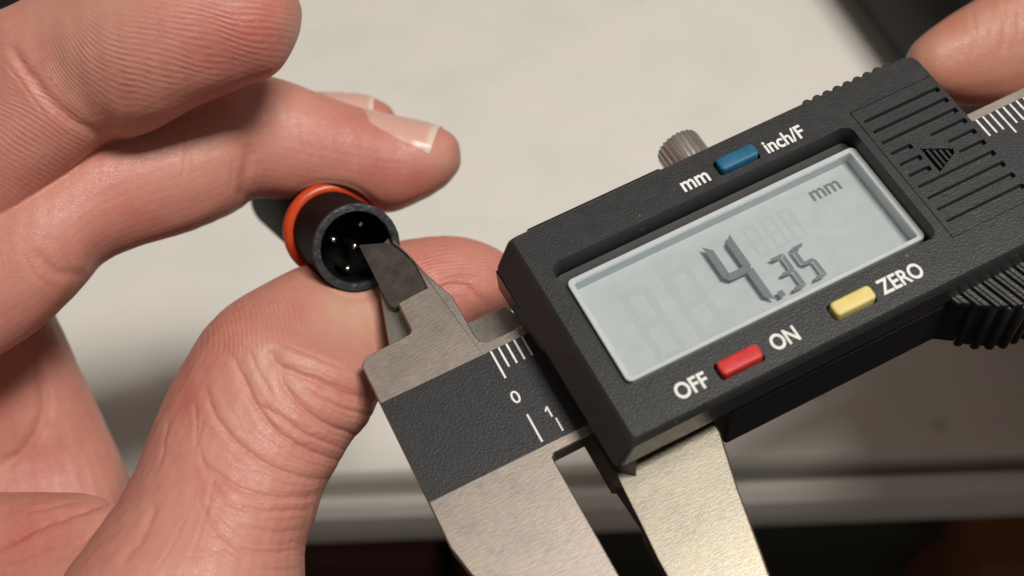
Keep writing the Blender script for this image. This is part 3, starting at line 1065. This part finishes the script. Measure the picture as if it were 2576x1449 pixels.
# web between thumb and palm
WEB = Chain('web', [(-420, 1236, -420, 1700, 160, 9), (-150, 1238, -150, 1690, 158, 9), (0, 1240, 0, 1690, 156.5, 9), (130, 1240, 140, 1690, 155.5, 9), (230, 1246, 260, 1690, 154.5, 9), (300, 1275, 340, 1650, 153.5, 7), (340, 1330, 380, 1560, 153, 4)])
# heel of the hand further back
PALM = Chain('palm', [(-520, 700, 60, 640, 174, 9), (-470, 850, 135, 800, 176, 10), (-450, 1000, 222, 985, 179, 10.5), (-440, 1150, 300, 1150, 181, 10.5), (-430, 1300, 352, 1290, 180, 10.5), (-420, 1500, 420, 1480, 180, 11), (-420, 1700, 460, 1700, 176, 11)])
# back of the hand, outside the frame: carries the fingers
BACK = Chain('back', [(-700, 250, -700, 800, 172, 8), (-640, 120, -640, 1000, 172, 12), (-520, 80, -520, 1500, 170, 14), (-380, 250, -360, 1750, 168, 13), (-270, 520, -250, 1750, 168, 9), (-230, 800, -220, 1500, 168, 4)])

HAND_CHAINS = [NEAR, MID, RING, THUMB, WEB, PALM, BACK]


def remeshed(name, chains, voxel, smooth_iter):
    bm = bmesh.new()
    for c in chains: c.add(bm)
    bmesh.ops.recalc_face_normals(bm, faces=bm.faces[:])
    me = bpy.data.meshes.new(name)
    bm.to_mesh(me); bm.free()
    o = bpy.data.objects.new(name, me)
    COL.objects.link(o)
    r = o.modifiers.new('remesh', 'REMESH')
    r.mode = 'VOXEL'; r.voxel_size = voxel; r.adaptivity = 0
    s = o.modifiers.new('smooth', 'SMOOTH'); s.factor = 0.5; s.iterations = smooth_iter
    dg = bpy.context.evaluated_depsgraph_get(); dg.update()
    new = bpy.data.meshes.new_from_object(o.evaluated_get(dg))
    o.modifiers.clear()
    o.data = new
    bpy.data.meshes.remove(me)
    new.name = name
    return o


def get_arrays(me):
    n = len(me.vertices)
    co = np.empty(n * 3); me.vertices.foreach_get('co', co)
    no = np.empty(n * 3); me.vertex_normals.foreach_get('vector', no)
    return co.reshape(-1, 3), no.reshape(-1, 3)


def chain_ids(co, chains):
    best = np.full(len(co), 1e9); idx = np.zeros(len(co), int)
    for ci, c in enumerate(chains):
        step = 2
        C, Un, W, ru, rw = c.C[::step], c.Un[::step], c.W[::step], c.ru[::step], c.rw[::step]
        T = np.cross(Un, W)
        for i in range(len(C)):
            d = co - C[i]
            q = (d @ Un[i] / ru[i]) ** 2 + (d @ W[i] / rw[i]) ** 2 + (d @ T[i] / 0.28) ** 2
            m = q < best
            best[m] = q[m]; idx[m] = ci
    return idx


def poly_dist(P, line):
    best = np.full(len(P), 1e9); tt = np.zeros(len(P))
    line = np.array(line, float)
    seg = np.linalg.norm(np.diff(line, axis=0), axis=1); cum = np.r_[0, np.cumsum(seg)]
    for i in range(len(line) - 1):
        a_, b_ = line[i], line[i + 1]
        ab = b_ - a_
        t = np.clip(((P - a_) @ ab) / (ab @ ab), 0, 1)
        d = np.linalg.norm(P - a_ - t[:, None] * ab, axis=1)
        m = d < best
        best[m] = d[m]; tt[m] = (cum[i] + t[m] * seg[i]) / cum[-1]
    return best, tt


def smooth_line(line, it=3):
    l = [np.array(p, float) for p in line]
    for _ in range(it):
        n = [l[0]]
        for a_, b_ in zip(l[:-1], l[1:]):
            n += [a_ * .75 + b_ * .25, a_ * .25 + b_ * .75]
        n.append(l[-1]); l = n
    return l


def wnoise(P, scale, seed):
    """cheap smooth noise from a few sine waves"""
    r = np.random.RandomState(seed)
    out = np.zeros(len(P))
    for _ in range(7):
        k = r.randn(P.shape[1]); k /= np.linalg.norm(k)
        f = r.uniform(.6, 1.7)
        out += np.sin(P @ k * f / scale * 6.283 + r.uniform(0, 6.283))
    return out / 3.2


def set_attr(me, name, vals):
    a_ = me.attributes.new(name, 'FLOAT', 'POINT')
    a_.data.foreach_set('value', np.asarray(vals, np.float32))


hand = remeshed('hand', HAND_CHAINS, 0.0185, 5)
tag(hand, label='bare hand at the left, fingers and thumb pinching the black plug', category='person')
co, no = get_arrays(hand.data)
px = world_to_px(co)
view = co - CAM; view /= np.linalg.norm(view, axis=1)[:, None]
facing = -(no * view).sum(1)
cid = chain_ids(co, HAND_CHAINS)
iN, iM, iR, iT, iW, iP, iB = range(7)
pxn = px + np.stack([wnoise(px, 60, 1), wnoise(px, 60, 2)], 1) * 1.6 + np.stack([wnoise(px, 17, 3), wnoise(px, 17, 4)], 1) * 0.3

# (line on the view, half-width px, depth mm, chains)
CREASES = [
    ([(20, 105), (45, 150), (85, 205), (130, 262), (195, 312), (268, 352)], 20, .36, (iN,)),
    ([(5, 150), (40, 190), (80, 245), (120, 300)], 4, .12, (iN,)),
    ([(627, 362), (630, 410), (616, 448), (610, 485), (622, 515)], 22, .32, (iM,)),
    ([(655, 400), (645, 440), (640, 480)], 6, .1, (iM,)),
    ([(590, 395), (585, 440), (575, 480)], 6, .08, (iM,)),
    ([(83, 626), (117, 670), (147, 690), (217, 690)], 20, .2, (iM,)),
    ([(60, 640), (90, 700), (140, 730)], 8, .08, (iM,)),
    ([(450, 300), (470, 380), (455, 470)], 5, .12, (iM,)),
    # dorsal folds of the thumb
    ([(672, 878), (695, 920), (740, 935), (800, 960), (870, 990), (950, 1008)], 13, .55, (iT,)),
    ([(697, 922), (710, 965), (750, 1020), (820, 1070), (900, 1099)], 13, .55, (iT,)),
    ([(580, 885), (600, 925), (635, 1005), (675, 1065), (730, 1110), (790, 1140), (865, 1164)], 12, .48, (iT,)),
    ([(640, 1015), (700, 1045), (770, 1095), (850, 1122)], 8, .28, (iT,)),
    ([(760, 975), (820, 1010), (890, 1040), (945, 1050)], 7, .22, (iT,)),
    ([(515, 965), (530, 1025), (565, 1085), (625, 1140), (700, 1185), (780, 1207), (830, 1205)], 9, .32, (iT,)),
    ([(490, 1145), (540, 1190), (600, 1230), (670, 1250), (750, 1252), (806, 1245)], 8, .30, (iT,)),
    ([(505, 1160), (530, 1210), (565, 1262), (625, 1282), (700, 1288), (785, 1280)], 7, .24, (iT,)),
    ([(495, 1250), (535, 1325), (600, 1385), (680, 1395), (755, 1380)], 7, .24, (iT,)),
    ([(600, 1320), (690, 1345), (770, 1330)], 6, .16, (iT,)),
    ([(640, 1420), (700, 1440), (760, 1430)], 6, .14, (iT,)),
    ([(490, 1005), (496, 1075), (492, 1140)], 5, .16, (iT,)),
    ([(512, 1050), (500, 1110), (512, 1170)], 4, .10, (iT,)),
    ([(425, 1055), (410, 1135), (400, 1175)], 5, .14, (iT,)),
    ([(385, 1265), (380, 1315), (345, 1370), (300, 1425)], 14, .22, (iT,)),
    ([(540, 1190), (520, 1290), (480, 1400)], 5, .09, (iT,)),
    ([(470, 1290), (440, 1360), (390, 1440)], 5, .09, (iT,)),
    ([(690, 855), (780, 890), (860, 925), (940, 945)], 6, .18, (iT,)),
    ([(625, 880), (650, 940), (690, 1000)], 6, .16, (iT,)),
    # palm side lines
    ([(-40, 1400), (0, 1379), (83, 1333), (167, 1299), (260, 1266), (300, 1250)], 13, .6, (iW, iT)),
    ([(-10, 1440), (80, 1400), (150, 1380)], 6, .2, (iW,)),
    ([(60, 1290), (130, 1275), (200, 1262)], 5, .18, (iW,)),
    ([(100, 1449), (180, 1390), (240, 1340)], 5, .2, (iW,)),
    ([(-20, 1185), (60, 1140), (105, 1070), (115, 1000), (98, 930), (100, 850)], 20, .55, (iP,)),
    # thumb tip side fold
    ([(1085, 735), (1130, 715), (1165, 712), (1200, 745), (1225, 775)], 9, .25, (iT,)),
    ([(1100, 705), (1150, 695), (1205, 700)], 5, .2, (iT,)),
]
r2 = np.random.RandomState(11)
FAN = [[(610, 850), (690, 870), (780, 905), (870, 945), (960, 975)], [(672, 878), (695, 920), (740, 935), (800, 960), (870, 990), (950, 1008)], [(697, 922), (710, 965), (750, 1020), (820, 1070), (900, 1099)],
       [(600, 925), (635, 1005), (675, 1065), (730, 1110), (790, 1140), (865, 1164)], [(530, 1025), (565, 1085), (625, 1140), (700, 1185), (780, 1207), (830, 1205)], [(490, 1145), (540, 1190), (600, 1230), (670, 1250), (750, 1252), (806, 1245)],
       [(505, 1160), (565, 1262), (625, 1282), (700, 1288), (785, 1280)], [(495, 1250), (535, 1325), (600, 1385), (680, 1395), (755, 1380)], [(450, 1360), (600, 1450), (770, 1455)]]


def resample(line, k=9):
    l = np.array(line, float)
    c_ = np.r_[0, np.cumsum(np.linalg.norm(np.diff(l, axis=0), axis=1))]
    t_ = np.linspace(0, c_[-1], k)
    return np.stack([np.interp(t_, c_, l[:, 0]), np.interp(t_, c_, l[:, 1])], 1)


FANR = [resample(l) for l in FAN]
for a_, b_ in zip(FANR[:-1], FANR[1:]):
    for f_ in (0.2, 0.4, 0.6, 0.8):
        l = a_ * (1 - f_) + b_ * f_ + r2.randn(9, 2) * 2.0
        i0, i1 = sorted(r2.choice(9, 2, replace=False))
        if i1 - i0 < 3: i0, i1 = 2, 8
        if r2.rand() < .6: i1 = 8
        CREASES.append(([tuple(p) for p in l[i0:i1 + 1]], r2.uniform(2.4, 4.0), r2.uniform(.04, .11), (iT,)))
for _ in range(26):      # small random wrinkles across the back of the thumb
    x0, y0 = r2.uniform(420, 760), r2.uniform(1000, 1430)
    a0 = math.radians(r2.uniform(15, 60))
    ln = r2.uniform(50, 130)
    CREASES.append(([(x0, y0), (x0 + ln * .5 * math.cos(a0), y0 + ln * .5 * math.sin(a0)), (x0 + ln * math.cos(a0 - .4), y0 + ln * math.sin(a0 - .4))], r2.uniform(2.5, 4), r2.uniform(.03, .08), (iT,)))
disp_v = np.zeros(len(co))
crease_amt = np.zeros(len(co))
for line, w, dep, ids in CREASES:
    sm = np.array(smooth_line(line))
    lo, hi = sm.min(0) - w * 5, sm.max(0) + w * 5
    sel = np.where(np.isin(cid, ids) & (facing > -0.25) & (pxn[:, 0] > lo[0]) & (pxn[:, 0] < hi[0]) & (pxn[:, 1] > lo[1]) & (pxn[:, 1] < hi[1]))[0]
    if not len(sel): continue
    d, t = poly_dist(pxn[sel], sm)
    taper = np.clip(np.minimum(t, 1 - t) / 0.18, 0, 1) ** .7
    taper = np.maximum(taper, 0.0)
    q = d / w
    end = np.where((t <= 0) | (t >= 1), 0.0, 1.0)
    disp_v[sel] += 0.9 * dep / 10 * taper * end * (-(np.exp(-np.sqrt(q * q + .02) / .62) if w < 14 else np.exp(-(q / .75) ** 2)) + (0.2 if w < 11 else 0.0) * np.exp(-((q - 2.2) / 1.2) ** 2))
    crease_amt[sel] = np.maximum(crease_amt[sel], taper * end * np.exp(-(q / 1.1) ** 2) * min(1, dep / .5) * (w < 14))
# hollow where the thumb's folds meet
pit = np.isin(cid, (iT,)) & (facing > 0)
disp_v[pit] -= 0.045 * np.exp(-((px[pit, 0] - 686) ** 2 + (px[pit, 1] - 893) ** 2) / 20 ** 2)
# uneven flesh
P3 = co * 1.0
disp_v += 0.006 * wnoise(P3, 0.9, 5) + 0.003 * wnoise(P3, 0.35, 6)
co2 = co + no * disp_v[:, None]
# pressure: flesh pushed aside by the plug
rel = co2 - pw
zl = rel @ az
rad = rel - zl[:, None] * az
rr = np.linalg.norm(rad, axis=1) + 1e-9
lim = 0.565 + 0.075 * np.exp(-((zl + 1.39) / 0.26) ** 2)
ins = (zl < 0.12) & (zl > -3.8) & (rr < lim) & np.isin(cid, (iM, iT, iN))
co2[ins] += rad[ins] / rr[ins][:, None] * (lim[ins] - rr[ins])[:, None]
nearp = (zl < 0.3) & (zl > -3.8) & (rr >= lim) & (rr < lim + 0.16) & np.isin(cid, (iM, iT))
co2[nearp] += rad[nearp] / rr[nearp][:, None] * (0.05 * (1 - (rr[nearp] - lim[nearp]) / 0.16) ** 2)[:, None]
ed = np.empty(len(hand.data.edges) * 2, int)
hand.data.edges.foreach_get('vertices', ed)
ed = ed.reshape(-1, 2)
zone = (zl < 0.3) & (zl > -3.8) & (rr < lim + 0.13) & np.isin(cid, (iM, iT, iN))
ez = ed[zone[ed[:, 0]] | zone[ed[:, 1]]]
for _ in range(10):
    acc = np.zeros_like(co2); cnt = np.zeros(len(co2))
    np.add.at(acc, ez[:, 0], co2[ez[:, 1]]); np.add.at(acc, ez[:, 1], co2[ez[:, 0]])
    np.add.at(cnt, ez[:, 0], 1); np.add.at(cnt, ez[:, 1], 1)
    z = zone & (cnt > 0)
    co2[z] = co2[z] * .4 + .6 * acc[z] / cnt[z][:, None]
hand.data.vertices.foreach_set('co', co2.ravel())
hand.data.update()

# skin tone: blush (+) and pallor (-) where this hand has them
tone = np.full(len(co), 0.40)


def blot(x, y, r, amt, ids, sx=1.0):
    m = np.isin(cid, ids)
    q = (((px[:, 0] - x) / sx) ** 2 + (px[:, 1] - y) ** 2) / (r * r)
    tone[m] += amt * np.exp(-q[m])


blot(630, 60, 95, .30, (iN,), 1.2); blot(430, 140, 140, .10, (iN,), 1.6); blot(200, 60, 120, -.16, (iN,), 1.5); blot(735, 60, 40, -.25, (iN,))
blot(60, 260, 90, .10, (iN,)); blot(250, 250, 70, -.05, (iN,))
blot(860, 320, 70, .20, (iM,), 1.5); blot(1010, 440, 70, .26, (iM,), 1.6); blot(1120, 420, 45, -.26, (iM,)); blot(740, 280, 70, -.10, (iM,), 1.5); blot(480, 400, 110, -.08, (iM,), 1.6); blot(300, 520, 90, .12, (iM,), 1.6)
blot(980, 275, 40, .12, (iR,)); blot(850, 245, 50, .05, (iR,))
blot(880, 780, 75, -.50, (iT,), 1.5); blot(760, 770, 55, .16, (iT,)); blot(1150, 690, 90, .24, (iT,), 1.3); blot(540, 830, 80, .12, (iT,)); blot(470, 1000, 80, .20, (iT,), .6); blot(640, 930, 60, -.10, (iT,)); blot(740, 960, 40, -.16, (iT,)); blot(690, 895, 30, -.22, (iT,)); blot(640, 920, 40, -.2, (iT,))
blot(330, 1220, 60, .12, (iT,)); blot(700, 1360, 140, -.02, (iT,)); blot(750, 1430, 40, -.16, (iT,))
blot(60, 1370, 70, .2, (iW,), 1.6); blot(120, 1270, 80, .16, (iW,), 1.6); blot(40, 1310, 60, .12, (iW,))
blot(100, 1180, 120, .12, (iP,)); blot(40, 1000, 100, .05, (iP,))
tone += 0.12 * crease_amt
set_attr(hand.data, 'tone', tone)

# ridge phase and where ridges show
ph = np.zeros(len(co)); mk = np.zeros(len(co))


def ridges(ids, fn, period, mask_fn):
    m = np.where(np.isin(cid, ids) & (facing > -0.1))[0]
    p = px[m] + np.stack([wnoise(px[m], 190, 21), wnoise(px[m], 190, 22)], 1) * 6 + np.stack([wnoise(px[m], 30, 23), wnoise(px[m], 30, 24)], 1) * 0.3
    w = np.clip(mask_fn(px[m]), 0, 1)
    k = w > 0.01
    ph[m[k]] = fn(p[k]) / period * 2 * math.pi
    mk[m[k]] = w[k]


def gauss(x, y, rx, ry, a=0.0):
    ca, sa = math.cos(a), math.sin(a)
    def f(p):
        u = (p[:, 0] - x) * ca + (p[:, 1] - y) * sa
        v = -(p[:, 0] - x) * sa + (p[:, 1] - y) * ca
        return 1.5 * np.exp(-(u / rx) ** 2 - (v / ry) ** 2)
    return f


ell = lambda cx, cy, kx, ky: (lambda p: np.hypot((p[:, 0] - cx) * kx, (p[:, 1] - cy) * ky))
near_pad = lambda p: np.maximum(gauss(330, 160, 240, 90, -.1)(p), .8 * gauss(560, 90, 190, 100)(p)) * (p[:, 0] > 90)
ridges((iN,), lambda p: p[:, 1] - .20 * np.maximum(p[:, 0] - 340, 0) + np.where(p[:, 0] < 340, (340 - p[:, 0]) ** 2 / 250.0, 0), 15.0, near_pad)
m = np.where((cid == iN) & (facing > -.1) & (px[:, 0] < 110 + (px[:, 1] - 180) * .9) & (px[:, 1] > 140))[0]
ph[m] = (px[m, 0] * -.52 + px[m, 1] * .85 + 5 * wnoise(px[m], 170, 31)) / 12.5 * 2 * math.pi
mk[m] = .8 * np.clip(1.5 * np.exp(-((px[m, 0] - 90) / 150) ** 2 - ((px[m, 1] - 330) / 140) ** 2), 0, 1)
set_t = gauss(640, 810, 150, 75, -.35)
ridges((iT,), lambda p: (p[:, 0] * .95 - (p[:, 1] - 800) * .28 + ((p[:, 1] - 800) * .05) ** 2), 12.5, lambda p: .9 * set_t(p) * (p[:, 0] < 960))
m = np.where((cid == iT) & (px[:, 0] > 985) & (facing > -.1))[0]
ph[m] = np.hypot((px[m, 0] - 1165) * .55, px[m, 1] - 770 + 3 * wnoise(px[m], 110, 41)) / 9.0 * 2 * math.pi
mk[m] = .75 * np.clip(1.5 * np.exp(-((px[m, 0] - 1140) / 130) ** 2 - ((px[m, 1] - 660) / 60) ** 2), 0, 1)
mk *= np.clip(facing * 2.5, 0, 1)
set_attr(hand.data, 'ridge', ph)
set_attr(hand.data, 'ridge_mask', mk)
hand.data.materials.clear()
hand.data.materials.append(M_SKIN)
hand.data.polygons.foreach_set('use_smooth', [True] * len(hand.data.polygons))


# nails, laid on the skin
def nail(chain, corners, parent_obj, name='fingernail', nu=26, nv=22, lift=0.014):
    """corners: [(root, far side), (free edge, far side), (free edge, near side), (root, near side)] as (station, angle in degrees)"""
    me = parent_obj.data
    bvh = BVHTree.FromPolygons([v.co.copy() for v in me.vertices], [p.vertices[:] for p in me.polygons])
    bm = bmesh.new()
    lay = bm.verts.layers.float.new('free_edge')
    grid = []
    (s00, t00), (s10, t10), (s11, t11), (s01, t01) = corners
    for j in range(nv + 1):
        v = j / nv
        row = []
        for i in range(nu + 1):
            u = i / nu
            s = (s00 * (1 - u) + s10 * u) * (1 - v) + (s01 * (1 - u) + s11 * u) * v
            bulge = 0.9 * (4 * v * (1 - v))
            s += (u - .5) * 2 * bulge
            th = math.radians((t00 * (1 - u) + t10 * u) * (1 - v) + (t01 * (1 - u) + t11 * u) * v)
            i0 = int(np.clip(math.floor(s), 0, len(chain.C) - 2)); f = s - i0
            p = chain.point(i0, th) * (1 - f) + chain.point(i0 + 1, th) * f
            hit, nrm_, _, _ = bvh.find_nearest(Vector(p))
            edge = min(u, 1.0, v * 1.0, 1 - v)
            up = lift * (1.0 + 0.9 * u)
            sink = 0.012 if (v < .01 or v > .99 or u < .01) else 0.0
            vt = bm.verts.new(hit + nrm_ * (up - sink * 1.6))
            vt[lay] = u
            row.append(vt)
        grid.append(row)
    for j in range(nv):
        for i in range(nu):
            bm.faces.new((grid[j][i], grid[j][i + 1], grid[j + 1][i + 1], grid[j + 1][i]))
    bmesh.ops.recalc_face_normals(bm, faces=bm.faces[:])
    # give it thickness
    ext = bmesh.ops.extrude_face_region(bm, geom=bm.faces[:])
    vs = [g_ for g_ in ext['geom'] if isinstance(g_, bmesh.types.BMVert)]
    cen = chain.C[int(corners[0][0])]
    for v_ in vs:
        h_, n_, _, _ = bvh.find_nearest(v_.co)
        v_.co = v_.co - n_ * 0.05
    bmesh.ops.recalc_face_normals(bm, faces=bm.faces[:])
    o = from_bm(name, bm, M_NAIL, parent_obj, angle=50)
    return o


def locate(chain, x, y):
    """station and angle (front side) of a view point on a finger"""
    best = None
    for i in range(len(chain.C)):
        for th in range(0, 181, 3):
            p = world_to_px(chain.point(i, math.radians(th))[None])[0]
            d = (p[0] - x) ** 2 + (p[1] - y) ** 2
            if best is None or d < best[0]: best = (d, i, th)
    return best[1], best[2]


s_a = locate(MID, 915, 288); s_b = locate(MID, 1125, 332); s_c = locate(MID, 1080, 388); s_d = locate(MID, 925, 312)
nail(MID, [(s_a[0] - 1.0, -70), (s_b[0] - .5, -70), (s_c[0], s_c[1]), (s_d[0], s_d[1])], hand)
r_a = locate(RING, 820, 242); r_b = locate(RING, 934, 250); r_c = locate(RING, 928, 330); r_d = locate(RING, 830, 330)
nail(RING, [(r_a[0], -60), (r_b[0], -60), (r_c[0], r_c[1]), (r_d[0], r_d[1])], hand)

# the other hand, holding the far end of the caliper
F2 = Chain('f2', [(3300, -250, 3300, 180, 178, 9), (3050, -215, 3050, 215, 178, 9), (2850, -160, 2850, 240, 177, 8.6), (2700, -112, 2700, 250, 176, 8.2), (2570, -58, 2580, 258, 175, 7.8), (2470, -5, 2490, 264, 174, 7.4), (2395, 38, 2420, 264, 173.5, 6.8),
                  (2340, 74, 2365, 254, 173, 6.0), (2300, 108, 2320, 232, 172.8, 4.6), (2280, 138, 2292, 200, 172.6, 2.8), (2273, 160, 2276, 172, 172.5, .8)])
F3 = Chain('f3', [(3300, 90, 3300, 520, 190, 9), (3050, 110, 3050, 500, 192, 8.6), (2850, 150, 2850, 490, 194, 8), (2760, 190, 2760, 460, 195, 6.5), (2715, 250, 2715, 400, 195.5, 4), (2700, 310, 2700, 330, 196, .8)])
P2 = Chain('p2', [(2612, 430, 2612, 840, 187, 3), (2680, 260, 2680, 1000, 185, 8), (2800, 100, 2800, 1190, 184, 9.5), (2950, -60, 2950, 1260, 184, 10), (3200, -300, 3200, 1300, 182, 12), (3450, -350, 3450, 1100, 182, 13), (3750, -250, 3750, 1000, 182, 13), (3950, -50, 3950, 850, 182, 11), (4250, 50, 4250, 750, 184, 10)])
ARM2 = Chain('arm2', [(3700, -300, 3500, 900, 182, 10), (4200, -250, 3900, 1300, 180, 20), (5000, 100, 4600, 1900, 172, 26), (6200, 900, 5600, 2900, 160, 28), (7000, 1500, 6300, 3500, 150, 28)])
T2 = Chain('t2', [(3500, 720, 3560, 1320, 176, 11), (3250, 680, 3280, 1200, 172, 10), (3000, 660, 3000, 1090, 169, 9.5), (2800, 680, 2800, 1060, 167, 9), (2690, 720, 2690, 1010, 166.5, 7.5), (2620, 780, 2620, 950, 166, 4.5), (2598, 840, 2598, 880, 166, .8)])
hand2 = remeshed('hand', [F2, F3, P2, T2, ARM2], 0.03, 5)
tag(hand2, label='second hand at the right edge, one finger behind the far end of the caliper', category='person')
c2, n2 = get_arrays(hand2.data)
q2 = world_to_px(c2)
d2 = 0.006 * wnoise(c2, 0.9, 15) + 0.003 * wnoise(c2, .3, 16)
tn = np.full(len(c2), .36)
for line, w, dep in (([(2440, 20), (2455, 90), (2450, 150)], 5, .12), ([(2520, 0), (2530, 70), (2520, 140)], 6, .16), ([(2490, 10), (2495, 60), (2492, 110)], 4, .1), ([(2560, 20), (2565, 100)], 5, .14)):
    d, t = poly_dist(q2, smooth_line(line))
    d2 -= dep / 10 * np.exp(-(d / w) ** 2) * ((t > 0) & (t < 1)) * np.clip(np.minimum(t, 1 - t) / .2, 0, 1)
tn += .14 * np.exp(-((q2[:, 0] - 2450) / 120) ** 2 - ((q2[:, 1] - 250) / 50) ** 2)
hand2.data.vertices.foreach_set('co', (c2 + n2 * d2[:, None]).ravel())
set_attr(hand2.data, 'tone', tn)
set_attr(hand2.data, 'ridge', np.zeros(len(c2)))
set_attr(hand2.data, 'ridge_mask', np.zeros(len(c2)))
hand2.data.materials.clear()
hand2.data.materials.append(M_SKIN2)
hand2.data.polygons.foreach_set('use_smooth', [True] * len(hand2.data.polygons))
